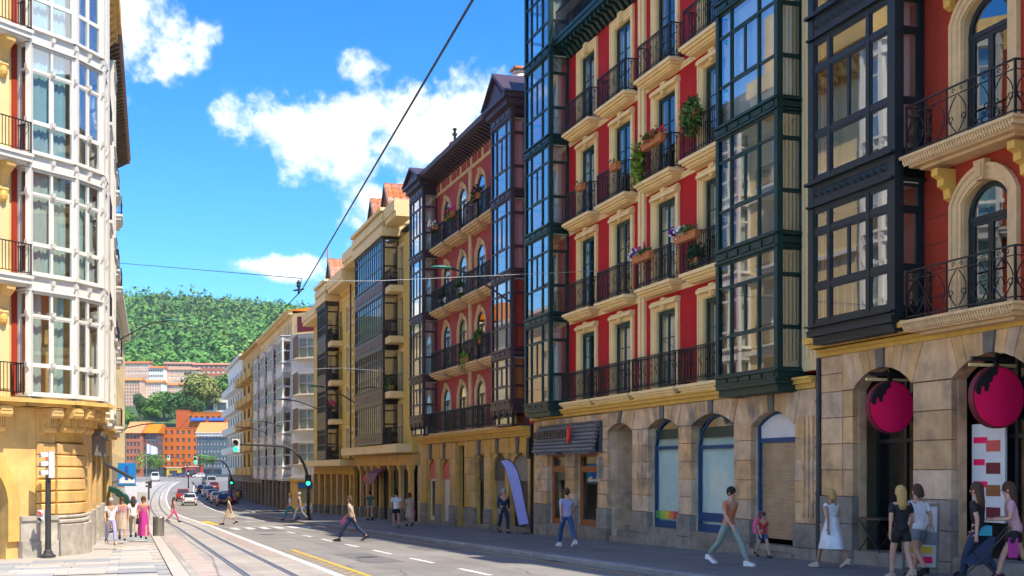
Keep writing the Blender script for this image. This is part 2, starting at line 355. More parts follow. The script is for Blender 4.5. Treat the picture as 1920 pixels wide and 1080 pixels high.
def surround_mesh(w, h, fw, m, rise=0, depth=.10, key=True, foot=0, reveal=.3):
    """moulded architrave round an opening w x h (h to the crown), origin at the sill centre; y negative is proud"""
    def f():
        mb = MB(); zs = h - rise
        for (o, i, d) in ((fw, fw * .72, depth), (fw * .74, fw * .30, depth * .7), (fw * .32, 0, depth * .45)):
            mb.box(-w / 2 - o, -w / 2 - i, -d, .01, foot, zs + (o if not rise else 0)); mb.box(w / 2 + i, w / 2 + o, -d, .01, foot, zs + (o if not rise else 0))
            if rise:
                A = arc_pts(-w / 2 - o, w / 2 + o, zs, h + o, 12); B = arc_pts(-w / 2 - i, w / 2 + i, zs, h + i, 12)
                for k in range(12): mb.prism_y([A[k], A[k + 1], B[k + 1], B[k]], -d, .01)
            else: mb.box(-w / 2 - i - .001, w / 2 + i + .001, -d + .002, .01, h + i, h + o)
        if reveal:
            mb.box(-w / 2, -w / 2 + .025, 0, reveal, foot, zs); mb.box(w / 2 - .025, w / 2, 0, reveal, foot, zs)
            if rise:
                A = arc_pts(-w / 2, w / 2, zs, h, 12); B = arc_pts(-w / 2 + .025, w / 2 - .025, zs, h - .025, 12)
                for k in range(12): mb.prism_y([A[k], A[k + 1], B[k + 1], B[k]], 0, reveal)
            else: mb.box(-w / 2 + .025, w / 2 - .025, 0, reveal, h - .025, h)
        if key:
            mb.prism_y([(-.10, h - .02), (.10, h - .02), (.16, h + fw + .06), (-.16, h + fw + .06)], -depth - .06, 0)
            mb.prism_y([(-.07, h + .03), (.07, h + .03), (.09, h + fw - .02), (-.09, h + fw - .02)], -depth - .09, 0)
        return mb.mesh('window_surround', m)
    return cached(('sur', w, h, fw, m, rise, depth, key, foot, reveal), f)
def iron_panel(mb, L, h, style='lyre'):
    """wrought iron panel along x from 0 to L in the plane y = 0"""
    t = .0135
    mb.box(0, L, -.02, .02, h - .03, h); mb.box(0, L, -t, t, .06, .085); mb.box(0, t * 2, -t, t, 0, h); mb.box(L - t * 2, L, -t, t, 0, h)
    if style == 'plain':
        n = max(2, int(L / .12))
        for i in range(1, n): x = L * i / n; mb.box(x - t * .7, x + t * .7, -t * .7, t * .7, .07, h - .02)
        return
    if style == 'scroll':
        mb.box(0, L, -t, t, h - .2, h - .185); n = max(1, round(L / .62)); w = L / n
        for i in range(n):
            c = (i + .5) * w
            mb.box(i * w - t * .9, i * w + t * .9, -t, t, 0, h)
            for s in (-1, 1):
                pts = [(c + s * (.04 + .22 * math.sin(u * math.pi)), 0, .1 + (h - .32) * u) for u in [k / 9 for k in range(10)]]
                mb.tube(pts, .012, 4, False)
                q = [(c + s * (.2 - .085 * math.cos(u) * (1 - u / 9)), 0, .34 + .1 * math.sin(u) * (1 - u / 9)) for u in [k * .8 for k in range(9)]]
                mb.tube(q, .011, 4, False)
                q = [(c + s * (.12 - .05 * math.cos(u) * (1 - u / 9)), 0, h - .11 + .055 * math.sin(u) * (1 - u / 9)) for u in [k * .8 for k in range(8)]]
                mb.tube(q, .009, 4, False)
        return
    n = max(2, int(L / .105)); n += n % 2
    for i in range(1, n):
        x = L * i / n; mb.box(x - t * .62, x + t * .62, -t * .62, t * .62, .07, h - .02)
    for i in range(0, n, 2):
        xa, xb = L * i / n, L * (i + 2) / n; xc = (xa + xb) / 2; w = (xb - xa) / 2
        for zc, sg in ((h - .04 - .2, 1), (.10 + .2, -1)):
            pts = [(xc + w * math.cos(k * math.pi / 5), 0, zc + sg * .19 * math.sin(k * math.pi / 5)) for k in range(6)]
            mb.tube(pts, .0105, 3, False)
        if i % 4 == 0:
            pts = [(xc + w * .8 * math.sin(k * 1.3), 0, .42 + .055 * k) for k in range(7)]
            mb.tube(pts, .0105, 3, False)
def railing_mesh(L, p, h, style, m='iron'):
    def f():
        mb = MB(); iron_panel_at(mb, (0, -p), (L, -p), h, style); iron_panel_at(mb, (0, -.02), (0, -p), h, style); iron_panel_at(mb, (L, -p), (L, -.02), h, style)
        return mb.mesh('railing', m)
    return cached(('rail', round(L, 2), p, h, style, m), f)
def iron_panel_at(mb, P, Q, h, style, z=0):
    P = Vector(P); Q = Vector(Q); u = Q - P; L = u.length; u /= L; old = mb.M
    M = Matrix(((u.x, -u.y, 0, P.x), (u.y, u.x, 0, P.y), (0, 0, 1, z), (0, 0, 0, 1)))
    mb.M = old @ M if old is not None else M
    iron_panel(mb, L, h, style); mb.M = old
def slab_mesh(L, p, m, steps=((0, .10, 0), (.10, .17, .07), (.17, .24, .16), (.24, .28, .22))):
    """moulded balcony slab: top at z = 0; (depth from, to, set back)"""
    def f():
        mb = MB()
        for a, b, s in steps: mb.box(s, L - s, -p + s, .01, -b, -a - (.001 if a else 0))
        return mb.mesh('balcony', m)
    return cached(('slab', round(L, 2), p, m, steps), f)
def balcony(parent, x0, x1, z, p, m, style='lyre', h=1.05, **k):
    o = ob('balcony', slab_mesh(x1 - x0, p + .1, m, **k), parent, (x0, 0, z))
    ob('railing', railing_mesh(x1 - x0 - .16, p, h, style), o, (.08, 0, .01))
    return o
def stones(parent, x0, x1, z0, z1, y, hs=.52, wl=(.5, 1.1), m='stone', name='stone_block', t=.16, j=.012, off=0.0):
    """coursed ashlar, each block its own object with its own chamfered edge"""
    n = max(1, round((z1 - z0) / hs)); hh = (z1 - z0) / n
    for r in range(n):
        L = x1 - x0
        k = max(1, round(L / ((wl[0] + wl[1]) / 2))); cuts = [0] + [(i + (.5 if r % 2 and k > 1 else 0) + rnd.uniform(-.08, .08)) / k for i in range(1, k)] + [1]
        if r % 2 and k > 1: cuts = [0, .5 / k] + [c for c in cuts[1:-1]] + [1]; cuts = sorted(set(c for c in cuts if c < 1 - .2 / k)) + [1]
        for a, b in zip(cuts, cuts[1:]):
            w = round((b - a) * L, 2); 
            if w < .06: continue
            def f(w=w, hh=hh):
                c = .012; mb = MB(); W, H = w / 2 - j / 2, hh / 2 - j / 2
                mb.loft([[(-W, 0, -H), (W, 0, -H), (W, 0, H), (-W, 0, H)], [(-W, -t + c, -H), (W, -t + c, -H), (W, -t + c, H), (-W, -t + c, H)], [(-W + c, -t, -H + c), (W - c, -t, -H + c), (W - c, -t, H - c), (-W + c, -t, H - c)]])
                return mb.mesh(name, m)
            ob(name, cached(('st', w, round(hh, 3), m, t), f), parent, (x0 + (a + b) / 2 * L, y + rnd.uniform(-.004, .004), z0 + (r + .5) * hh))
def voussoirs(parent, xa, xb, zs, za, ztop, y, xl, xr, m='stone', n=9, t=.17, keym='keystone', j=.014):
    """fan of stones over a segmental arch, up to a level top, one object each"""
    p = arc_pts(xa, xb, zs, za, n)
    for i in range(n):
        f0, f1 = i / n, (i + 1) / n
        t0, t1 = xl + (xr - xl) * f0, xl + (xr - xl) * f1
        g = j / 2
        q = [(p[i][0] + g, p[i][1]), (p[i + 1][0] - g, p[i + 1][1]), (t1 - g, ztop), (t0 + g, ztop)]
        key = i == n // 2
        MB().prism_y(q, y - t - (.05 if key else rnd.uniform(0, .006)), y).ob('voussoir', keym if key else m, parent)
def glazed(mb, out, P, Q, z0, z1, cols, rows, post=.09, bar=.06, depth=.09, subs=None, sash=.045):
    """timber glazing on the plan line P-Q (outside to the right hand of travel); panes are appended to out"""
    P = Vector(P); Q = Vector(Q); u = Q - P; L = u.length; u /= L; ang = math.atan2(u.y, u.x)
    M = Matrix(((u.x, -u.y, 0, P.x), (u.y, u.x, 0, P.y), (0, 0, 1, 0), (0, 0, 0, 1)))
    mb.M = M; H = z1 - z0; subs = subs or {}
    xs = [c * L for c in cols]; zs = [z0 + r * H for r in rows]
    for i, x in enumerate(xs):
        w = post if i in (0, len(xs) - 1) else bar
        a, b = (x, x + w) if i == 0 else ((x - w, x) if i == len(xs) - 1 else (x - w / 2, x + w / 2))
        mb.box(a, b, 0, depth, z0, z1)
    for k, z in enumerate(zs):
        w = bar; a, b = (z, z + w) if k == 0 else ((z - w, z) if k == len(zs) - 1 else (z - w / 2, z + w / 2))
        mb.box(0, L, .008, depth - .008, a, b)
    for i in range(len(xs) - 1):
        xa = xs[i] + (post if i == 0 else bar / 2); xb = xs[i + 1] - (post if i == len(xs) - 2 else bar / 2)
        for k in range(len(zs) - 1):
            za = zs[k] + (bar if k == 0 else bar / 2); zb = zs[k + 1] - (bar if k == len(zs) - 2 else bar / 2)
            n = subs.get((i, k), 0)
            if n:
                w = (xb - xa) / n
                for q in range(n):
                    a, b = xa + q * w, xa + (q + 1) * w
                    mb.box(a, a + sash, .02, depth - .025, za, zb); mb.box(b - sash, b, .02, depth - .025, za, zb); mb.box(a + sash, b - sash, .022, depth - .027, za, za + sash); mb.box(a + sash, b - sash, .022, depth - .027, zb - sash, zb)
                    c = M @ Vector(((a + b) / 2, .045, (za + zb) / 2)); out.append((tuple(c), ang, (w - 2 * sash + .004, .01, zb - za - 2 * sash + .004)))
            else:
                c = M @ Vector(((xa + xb) / 2, .045, (za + zb) / 2)); out.append((tuple(c), ang, (xb - xa + .004, .01, zb - za + .004)))
    mb.M = None
def ring(mb, pts, z0, z1, proud, depth=.14):
    """band that follows the bay's outline"""
    n = len(pts)
    for i in range(n - 1):
        P, Q = Vector(pts[i]), Vector(pts[i + 1]); u = (Q - P).normalized(); w = Vector((u.y, -u.x)) * proud; e = (proud if i > 0 else 0, proud if i < n - 2 else 0)
        A = P - u * (e[0] - .001 * i) ; B = Q + u * (e[1] - .001 * (i + 1)); ins = Vector((-u.y, u.x)) * depth
        mb.prism_z([tuple(A + w), tuple(B + w), tuple(B + ins), tuple(A + ins)], z0, z1)
def bay(parent, pts, floors, m, faces, gl='glass', zb=None, zt=None, panel=True, proud=.07, curtains=None, name='bay_window', post=.16, bottom=True, bandm=None, gp=.09, gb=.06, inner='inner_dim'):
    """pts: plan outline from wall to wall; floors: [(sill, head)]; faces: per side (cols, rows, subs)"""
    mb = MB(); panes = []; n = len(pts)
    zb = floors[0][0] - .25 if zb is None else zb; zt = floors[-1][1] + .3 if zt is None else zt
    for z0, z1 in floors:
        for i in range(n - 1):
            if faces[i] is None: continue
            c, r, sb = faces[i]; glazed(mb, panes, pts[i], pts[i + 1], z0, z1, c, r, post=gp, bar=gb, subs=sb)
    for i in range(1, n - 1):
        x, y = pts[i]; mb.box(x - post / 2, x + post / 2, y - .012, y + post - .012, zb, zt)
    edges = [zb] + [z for f in floors for z in f] + [zt]
    panels = []
    for k in range(0, len(edges), 2):
        a, b = edges[k], edges[k + 1]
        if b - a < .02: continue
        ring(mb, pts, a, b, .0); h = b - a
        ring(mb, pts, b - min(.06, h * .25), b, proud); ring(mb, pts, a, a + min(.05, h * .25), proud * .7)
        if panel and h > .2:
            for i in range(n - 1):
                P, Q = Vector(pts[i]), Vector(pts[i + 1]); L = (Q - P).length; u = (Q - P) / L; q = max(1, round(L / .62)); ang = math.atan2(u.y, u.x); nrm = Vector((u.y, -u.x))
                for j in range(q):
                    c = P + u * (L * (j + .5) / q) + nrm * .008
                    panels.append(((c.x, c.y, (a + b) / 2), ang, (L / q - .12, .05, h * .42)))
        mb.prism_z([(x, y + .04) for x, y in pts], a + .03, b - .03)
    if bottom:
        for k, (a, s) in enumerate(((.10, .05), (.2, .16), (.3, .3))): ring(mb, pts, zb - a, zb - a + .1, proud - s, .3)
        mb.prism_z([(x * .998, y + .06) for x, y in pts], zb - .28, zb)
    o = mb.ob(name, m, parent)
    for loc, ang, sc in panes: ob('pane', sheet_pane(gl), o, loc, ang, sc)
    for loc, ang, sc in panels: ob('panel', unit(bandm or m), o, loc, ang, sc)
    if inner:
        xs = [p[0] for p in pts]
        for z0, z1 in floors:
            cube('inner_wall', inner, o, min(xs) + .03, max(xs) - .03, -.03, -.005, z0, z1); mq = MB(); mq.prism_z([(x * .999, y + .12) for x, y in pts], z1 - .05, z1 - .02); mq.ob('ceiling', 'ceiling_white', o)
    if curtains:
        for fi, (z0, z1) in enumerate(floors):
            for i in range(n - 1):
                cm = curtains(fi, i)
                if not cm: continue
                P, Q = Vector(pts[i]), Vector(pts[i + 1]); u = Q - P; L = u.length; u /= L; c = (P + Q) / 2 + Vector((-u.y, u.x)) * .2
                ob('curtain', wavy(round(L - .4, 2), round(z1 - z0 - .12, 2), cm), o, (c.x, c.y, z0 + .05), math.atan2(u.y, u.x))
    return o
def leaves(mb, c, r, n, size, rg, droop=0.0, flat=1.0):
    for _ in range(n):
        v = Vector((rg.gauss(0, 1), rg.gauss(0, 1), rg.gauss(0, 1))).normalized() * (rg.random() ** .45)
        p = Vector((c[0] + v.x * r[0], c[1] + v.y * r[1], c[2] + v.z * r[2] - droop * rg.random()))
        a = Vector((rg.gauss(0, 1), rg.gauss(0, 1), rg.gauss(0, .7))).normalized(); b = a.cross(Vector((rg.gauss(0, 1), rg.gauss(0, 1), rg.gauss(0, 1)))).normalized()
        s = size * rg.uniform(.6, 1.3)
        mb.add([tuple(p - a * s), tuple(p + b * s * .45), tuple(p + a * s), tuple(p - b * s * .45)], [(0, 1, 2, 3)])
    return mb
# ------------------------------------------------------------------ the setting: ground, road, pavements
def sheet(name, m, a0, a1, b0, b1, dz, na, nb, kind='structure', parent=None, label=None):
    vs = []; fs = []
    for i in range(na + 1):
        a = a0 + (a1 - a0) * i / na; p = b0(a) if callable(b0) else b0; q = b1(a) if callable(b1) else b1
        for k in range(nb + 1): vs.append(st(a, p + (q - p) * k / nb, dz))
    for i in range(na):
        for k in range(nb): n = i * (nb + 1) + k; fs.append((n, n + 1, n + nb + 2, n + nb + 1))
    return MB().add(vs, fs).ob(name, m, parent, kind=kind, label=label)
M_('earth', (.10, .11, .05), .95, .3, .02)
M_('asphalt', (.215, .20, .185), .88, .18, .35, bump=.25, bscale=60, c2=(.26, .25, .24), c2amt=.6, c2scale=.25, lanes=.5)
M_('tram_concrete', (.36, .33, .30), .85, .15, .5, bump=.15, c2=(.25, .235, .22), c2amt=.55, c2scale=.35, lanes=.4)
M_('pink_paving', (.37, .295, .26), .85, .15, 1.2, objvar=.12, bump=.15)
M_('dark_paving', (.18, .17, .158), .72, .16, .7, bump=.15, c2=(.105, .105, .108), c2amt=.6, c2scale=.5, lanes=.35)
M_('kerb_stone', (.27, .26, .25), .8, .15, 2, objvar=.1, bump=.2)
M_('pale_slab', (.43, .395, .35), .8, .1, 2, objvar=.10, bump=.12)
M_('grey_slab', (.29, .30, .31), .8, .1, 2, objvar=.12, bump=.12)
M_('rose_slab', (.41, .345, .305), .8, .1, 2, objvar=.10, bump=.12)
M_('road_white', (.66, .65, .62), .7, .15, 3, c2=(.24, .24, .235), c2amt=.85, c2scale=3.5)
M_('road_yellow', (.66, .40, .03), .7, .12, 3, c2=(.27, .22, .13), c2amt=.8, c2scale=3.5)
M_('rail_steel', (.30, .285, .27), .4, .1, 5, metal=.7)
M_('groove', (.075, .07, .068), .9, .1, 5)
def ground():
    xs = [-2600, -1500, -900, -600, -420] + list(range(-300, 121, 20)) + [160, 240, 400, 900, 2000]
    ds = [-120] + list(range(-60, 330, 10)) + [360, 400, 450, 520, 600, 700, 850, 1000, 1200, 1800, 2600, 3600]
    vs = [(x, d, gz(x, d) - .42) for d in ds for x in xs]; w = len(xs)
    fs = [(i * w + k, i * w + k + 1, (i + 1) * w + k + 1, (i + 1) * w + k) for i in range(len(ds) - 1) for k in range(w - 1)]
    MB().add(vs, fs).ob('ground', 'earth', kind='structure')
ground()
bE = lambda a: 1.75 + drift(a)                      # edge of the left pavement
bS = lambda a: 5.05 + drift(a)                      # white line between tram bed and road
def bC(a): return 11.42 - .006 * (min(a, 104) - 28) + (veer(a) if a < 106 else 1.5 + veer(a) * .55)
road = sheet('road', 'asphalt', -30, 300, lambda a: bS(a) - .12, lambda a: bC(a) + .06, -.13, 165, 6)
side = sheet('side_street', 'asphalt', 104.5, 117.2, lambda a: bC(a) + .0, 60, -.134, 6, 20)
sheet('plaza', 'asphalt', 296, 470, -60, 120, -.15, 20, 12)
tram = sheet('tram_bed', 'tram_concrete', -30, 300, bE, lambda a: bS(a) - .12, -.126, 165, 5)
sheet('sidewalk', 'dark_paving', -30, 104.5, lambda a: bC(a) + .3, 16.7, 0, 70, 4)
sheet('sidewalk', 'dark_paving', 117.2, 290, lambda a: bC(a) + .3, lambda a: 21 + veer(a), 0, 70, 4)
plaz = sheet('left_sidewalk', 'pale_slab', -30, 300, -34, bE, -.16, 165, 8)
# kerb stones on the right-hand pavement, one piece each
def kerb(a0, a1, step, parent):
    a = a0
    while a < a1:
        p, q = st(a + .008, bC(a)), st(a + step - .008, bC(a + step)); w = .3; mb = MB()
        ring_ = []
        for P in (p, q):
            ring_.append([(P[0], P[1], P[2] - .3), (P[0] + EB[0] * w, P[1] + EB[1] * w, P[2] - .3), (P[0] + EB[0] * w, P[1] + EB[1] * w, P[2] + .006), (P[0] + EB[0] * .03, P[1] + EB[1] * .03, P[2] + .006), (P[0], P[1], P[2] - .025)])
        mb.loft(ring_).ob('kerb_stone', 'kerb_stone', parent); a += step
kerb(18, 80, 1.0, road); kerb(80, 104.5, 2.4, road); kerb(117.2, 230, 6, road)
# paving slabs of the left pavement: bands of grey, rose and pale stone, one piece each
def slab_mesh_(m): return cached(('slabpc', m), lambda: MB().loft([[(-.5, -.5, -1), (.5, -.5, -1), (.5, .5, -1), (-.5, .5, -1)], [(-.5, -.5, -.1), (.5, -.5, -.1), (.5, .5, -.1), (-.5, .5, -.1)], [(-.494, -.49, 0), (.494, -.49, 0), (.494, .49, 0), (-.494, .49, 0)]]).mesh('paving_slab', m))
def slabs():
    a = 24.0; row = 0; n = 0
    while a < 76 and n < 320:
        h = .95 if a < 40 else (1.15 if a < 55 else 1.9); b = bE(a) - .42; w = 1.25 if a < 55 else 1.9
        lim = -7.5 if a < 40 else max(-1.6, -.6)
        b -= (row % 2) * .3
        while b - w > lim:
            u = rnd.random()
            m = 'grey_slab' if (u < .30 and a > 31) or (31 < a < 36 and b > -1.5 and u < .6) else ('rose_slab' if u < .52 else 'pale_slab')
            p = st(a + h / 2, b - w / 2, -.126); pu = st(a + h, b - w / 2, -.126); pr = st(a + h / 2, b, -.126)
            o = ob('paving_slab', slab_mesh_(m), plaz, p, STREET_ROT, (w - .012, h - .012, .05))
            o.rotation_euler = (math.atan2(pu[2] - p[2], h / 2), -math.atan2(pr[2] - p[2], w / 2), STREET_ROT); n += 1
            b -= w
        a += h; row += 1
slabs()
sheet('kerb_strip', 'pale_slab', 8, 120, lambda a: bE(a) - .40, lambda a: bE(a) - .02, -.115, 60, 1)
# rose brick infill beside the rails
for i, (r0, r1, s0, s1) in enumerate(((.18, .75, 30, 62), (2.6, 3.1, 38, 66))):
    sheet('brick_infill', 'pink_paving', s0, s1, lambda a, r=r0: bE(a) + r, lambda a, r=r1: bE(a) + r, -.121, 20, 1)
def mark(name, m, a0, a1, b0, b1, n=None, label=None, par=road, dz=-.124):
    return sheet(name, m, a0, a1, b0, b1, dz, n or max(1, int((a1 - a0) / 2)), 1, None, par)
mark('edge_line', 'road_white', -10, 300, lambda a: bS(a) - .12, lambda a: bS(a) + .09, 150)
a = 21.5
while a < 60: mark('lane_dash', 'road_white', a, a + 2.7, 8.14, 8.28); a += 5.25
mark('lane_line', 'road_white', 84, 292, lambda a: 9.9 + veer(a) - .08, lambda a: 9.9 + veer(a) + .06, 60)
mark('gutter_line', 'road_yellow', 22, 76, lambda a: bC(a) - .42, lambda a: bC(a) - .34, 40)
mark('stop_line', 'road_white', 104.0, 104.8, 6.6, 9.6); mark('stop_line', 'road_white', 84, 84.6, 8.5, 11.0)
for k in range(7): mark('zebra_bar', 'road_white', 66.5 + .0 * k, 70, 6.2 + k * .78, 6.58 + k * .78)
mark('crossing_line', 'road_white', 71.2, 71.5, 6.0, 11.1)
for k in range(6): mark('arrow_bar', 'road_white', 180 + k * 9, 184 + k * 9, 4.6 + veer(180 + k * 9), 5.1 + veer(180 + k * 9))
# yellow hatched strip along the white line
mark('hatch_line', 'road_yellow', 14, 42, lambda a: bS(a) + .54, lambda a: bS(a) + .66, 20); mark('hatch_line', 'road_yellow', 78, 88, lambda a: bS(a) + .2, lambda a: bS(a) + .75, 4)
a = 20.0
while a < 41.5:
    vs = [st(a, bS(a) + .2, -.122), st(a + .14, bS(a) + .2, -.122), st(a + .64, bS(a) + .52, -.122), st(a + .5, bS(a) + .52, -.122)]
    MB().add(vs, [(0, 1, 2, 3)]).ob('hatch_bar', 'road_yellow', road); a += .9
for k in range(10):   # worn yellow hatching between the rails
    a = 24 + k * 1.5
    for off in (1.5, 2.55):
        vs = [st(a, bE(a) + off, -.119), st(a + .05, bE(a) + off, -.119), st(a + .42, bE(a) + off + .62, -.119), st(a + .37, bE(a) + off + .62, -.119)]
        MB().add(vs, [(0, 1, 2, 3)]).ob('hatch_bar', 'road_yellow', tram)
for off in (1.27, 2.32):
    sheet('rail_groove', 'groove', 5, 300, lambda a: bE(a) + off - .08, lambda a: bE(a) + off + .075, -.1175, 150, 1, None, tram)
    sheet('rail', 'rail_steel', 5, 300, lambda a: bE(a) + off - .075, lambda a: bE(a) + off - .005, -.112, 150, 1, None, tram)
    sheet('rail', 'rail_steel', 5, 300, lambda a: bE(a) + off + .035, lambda a: bE(a) + off + .07, -.112, 150, 1, None, tram)

M_('asphalt_patch', (.145, .14, .14), .9, .15, .8, bump=.2, bscale=60); M_('cast_iron', (.075, .07, .068), .6, .2, 10, bump=.4, bscale=30)
for k, (a, b, l, w) in enumerate(((33, 6.6, 5.5, 1.1), (47, 9.2, 9, .8), (62, 7.0, 7, 1.3), (38.5, 9.6, 3.2, 1.4), (90, 8.3, 16, 1.0))): mark('asphalt_patch', 'asphalt_patch', a, a + l, b, b + w, 3, dz=-.127)
def disc_cover(a, b, dz, par, r=.33):
    p = st(a, b, dz); n = 18; MB().add([(p[0] + math.cos(i * 2 * math.pi / n) * r, p[1] + math.sin(i * 2 * math.pi / n) * r, st(a, b, dz)[2] + (gz(p[0] + math.cos(i * 2 * math.pi / n) * r, p[1] + math.sin(i * 2 * math.pi / n) * r) - gz(p[0], p[1]))) for i in range(n)], [tuple(range(n))]).ob('manhole_cover', 'cast_iron', par)
for a, b in ((36, 7.2), (44.5, 10.3), (58, 6.9), (72.5, 9.3)): disc_cover(a, b, -.121, road)
for a, b in ((33, 13.5), (46, 12.6), (60, 14.2)): disc_cover(a, b, .004, bpy.data.objects['sidewalk'])
for a in (30.5, 44, 58, 70): mark('gutter_grate', 'cast_iron', a, a + .7, lambda q: bC(q) - .36, lambda q: bC(q) - .04, 1, dz=-.120)
sheet('drain_channel', 'cast_iron', 32.2, 32.45, -1.4, 1.1, -.118, 1, 2, None, plaz)

# joints between the paving slabs of the right-hand pavement, and cracks in the road
M_('joint', (.07, .07, .07), .95, .1, 3)
sw = bpy.data.objects['sidewalk']
for k in range(1, 6): sheet('paving_joint', 'joint', 18, 76, lambda a, k=k: bC(a) + .3 + k * .75, lambda a, k=k: bC(a) + .315 + k * .75, .0015, 30, 1, None, sw)
for k in range(60): a = 20 + k * .9; sheet('paving_joint', 'joint', a, a + .016, lambda q: bC(q) + .31, 16.3, .002, 1, 3, None, sw)
rc = random.Random(5)
for k in range(16):
    a, b = rc.uniform(25, 75), rc.uniform(5.9, 10.8); P = [(a, b)]
    for _ in range(7): P.append((P[-1][0] + rc.uniform(.25, .9), P[-1][1] + rc.gauss(0, .16)))
    vs = []; 
    for x, y in P: w = rc.uniform(.006, .016); vs += [st(x, y - w, -.1255), st(x, y + w, -.1255)]
    MB().add(vs, [(2 * i, 2 * i + 1, 2 * i + 3, 2 * i + 2) for i in range(len(P) - 1)]).ob('crack', 'joint', road)
# ------------------------------------------------------------------ right-hand row
def body(parent, x0, x1, zt, depth=11, zb=-3, wallm='cream_plaster', roofm='roof_metal', yc=1.5):
    cube('dark_room_core', 'interior', parent, x0 + .1, x1 - .1, yc, depth - .1, zb, zt - .12)  # solid dark block that reads as unlit depth behind the glass
    mb = MB(); mb.box(x0, x0 + .3, .385, depth, zb, zt - .1); mb.box(x1 - .3, x1, .385, depth, zb, zt - .1); mb.box(x0 + .3, x1 - .3, depth - .3, depth, zb, zt - .1); mb.ob('gable_wall', wallm, parent)
    cube('roof', roofm, parent, x0, x1, .03, depth, zt - .098, zt)
def mould(name, m, parent, x0, x1, steps):
    """string course: (z0, z1, proud)"""
    mb = MB()
    for z0, z1, p in steps: mb.box(x0, x1, -p, .02, z0, z1)
    return mb.ob(name, m, parent)
FB = Fac(205, 1003, 49.2)
B1L, B1R, B1H = 17.06, 20.09, 20.9
def building_red():
    b = empty('apartment_building', (*FB.O, 0), FB.rz, label='bright red building with cream window surrounds and dark green glazed bays', cat='building')
    xc = [5.73, 8.85, 12.2, 15.4]; fz = [4.3, 7.56, 10.86, 14.13]; hz = [6.83, 10.2, 13.44, 16.77]
    W = 1.38; holes = [(x - W / 2, x + W / 2, a, h) for x in xc for a, h in zip(fz, hz)]
    wall('wall', 'red_plaster', b, 0, 20.95, 4.28, 17.7, holes)
    body(b, 0, 20.95, 20.4, wallm='cream_plaster')
    cube('attic_wall', 'green_paint', b, 3.9, 17.0, .6, .9, 17.7, 20.2)
    for i, x in enumerate(xc):
        for k, (a, h) in enumerate(zip(fz, hz)):
            ob('window_surround', surround_mesh(W, round(h - a, 2), .28, 'cream_trim', depth=.08), b, (x, 0, a))
            window(b, x, .07, a, W - .06, round(h - a - .03, 2), 'green_paint', rows=3, curtain=[None, 'curtain_white', None, 'curtain_white', 'curtain_white'][(i * 3 + k * 2) % 5])
            if k:
                balcony(b, x - 1.28, x + 1.28, a, .42, 'cream_trim')
                mould('soffit_moulding', 'cream_trim', b, x - .82, x + 1.0, ((a - .62, a - .52, .2), (a - .52, a - .45, .13)))
    for i, (x0, x1) in enumerate(((4.15, 7.1), (7.25, 10.4), (10.55, 13.75), (13.9, 16.95))):
        o = ob('balcony', slab_mesh(x1 - x0, .52, 'cream_trim', ((0, .09, 0), (.09, .16, .06), (.16, .22, .12))), b, (x0, 0, 4.36)); ob('railing', railing_mesh(x1 - x0 - .1, .42, 1.05, 'lyre'), o, (.05, 0, .01))
    for k, z in enumerate((7.27, 10.57, 13.84)): mould('string_course', 'cream_trim', b, 3.95, 17.0, ((z, z + .1, .035), (z + .1, z + .16, .06)))
    for x in (10.28, 10.56): cube('pilaster', 'cream_trim', b, x, x + .2, -.09, .01, 4.3, 17.6)
    mb = MB(); mb.box(20.12, 20.95, -.1, .01, 4.3, 20.3)
    for q in range(4): mb.box(20.2 + q * .18, 20.29 + q * .18, -.13, -.09, 4.6, 20.2)
    mb.ob('corner_pilaster', 'pale_pilaster', b)
    mould('cornice', 'ochre_trim', b, .02, 20.93, ((3.86, 3.98, .24), (3.98, 4.08, .34), (4.08, 4.14, .4)))
    # dark eave on brackets with the roof terrace railing above
    mb = MB(); mb.box(3.9, 17.04, -.62, .6, 17.52, 17.68); mb.box(3.9, 17.04, -.66, -.5, 17.68, 17.80)
    for q in range(34): x = 4.05 + q * .385; mb.prism_x([(0, 17.1), (-.12, 17.12), (-.3, 17.34), (-.52, 17.38), (-.52, 17.52), (0, 17.52)], x, x + .17)
    mb.ob('eave', 'green_paint', b)
    mb = MB(); iron_panel_at(mb, (3.95, -.55), (17.0, -.55), 1.0, 'plain', 17.8); mb.ob('terrace_railing', 'iron', b)
    side = ([0, 1], [0, .34, .785, 1], {(0, 1): 1}); front = ([0, .24, .71, 1], [0, .345, .785, 1], {(1, 1): 2})
    lv = [(4.42, 7.38), (7.72, 10.66), (11.0, 13.96), (14.3, 17.26), (17.6, 20.3)]
    bay(b, [(1.16, 0), (1.16, -.8), (3.84, -.8), (3.84, 0)], lv, 'green_paint', [side, front, side], gl='bay_glass', zb=4.2, zt=20.6, proud=.08, curtains=lambda f, i: 'curtain_white' if i == 2 and f != 1 else None)
    lv2 = [(4.36, 7.34), (7.7, 10.68), (11.0, 13.98), (14.3, 17.3)]
    bay(b, [(B1L, 0), (B1L, -.8), (B1R, -.8), (B1R, 0)], lv2, 'green_paint', [side, front, side], gl='bay_glass', zb=4.1, zt=17.7, proud=.08, curtains=lambda f, i: 'curtain_white' if f == 2 else ('painted_sky_curtain' if i == 2 and f == 3 else None))
    # ground floor in sandstone
    gf = [(7.92, 9.96, 3.2, 3.46), (11.23, 13.34, 3.2, 3.47), (14.22, 16.76, 3.17, 3.48), (17.72, 19.87, 3.03, 3.40)]
    holes = [(1.88, 3.79, -2, 2.5), (4.83, 7.01, -2, 2.5)] + [(a, c, -2, za) for a, c, zs, za in gf]
    w = wall('ground_floor_wall', 'stone', b, 0, 20.95, -2, 3.86, holes, 0, .2)
    for a, c, zs, za in gf: mb = MB(); spandrels(mb, a, c, zs, za, 0, .2); mb.ob('arch_soffit', 'stone', b)
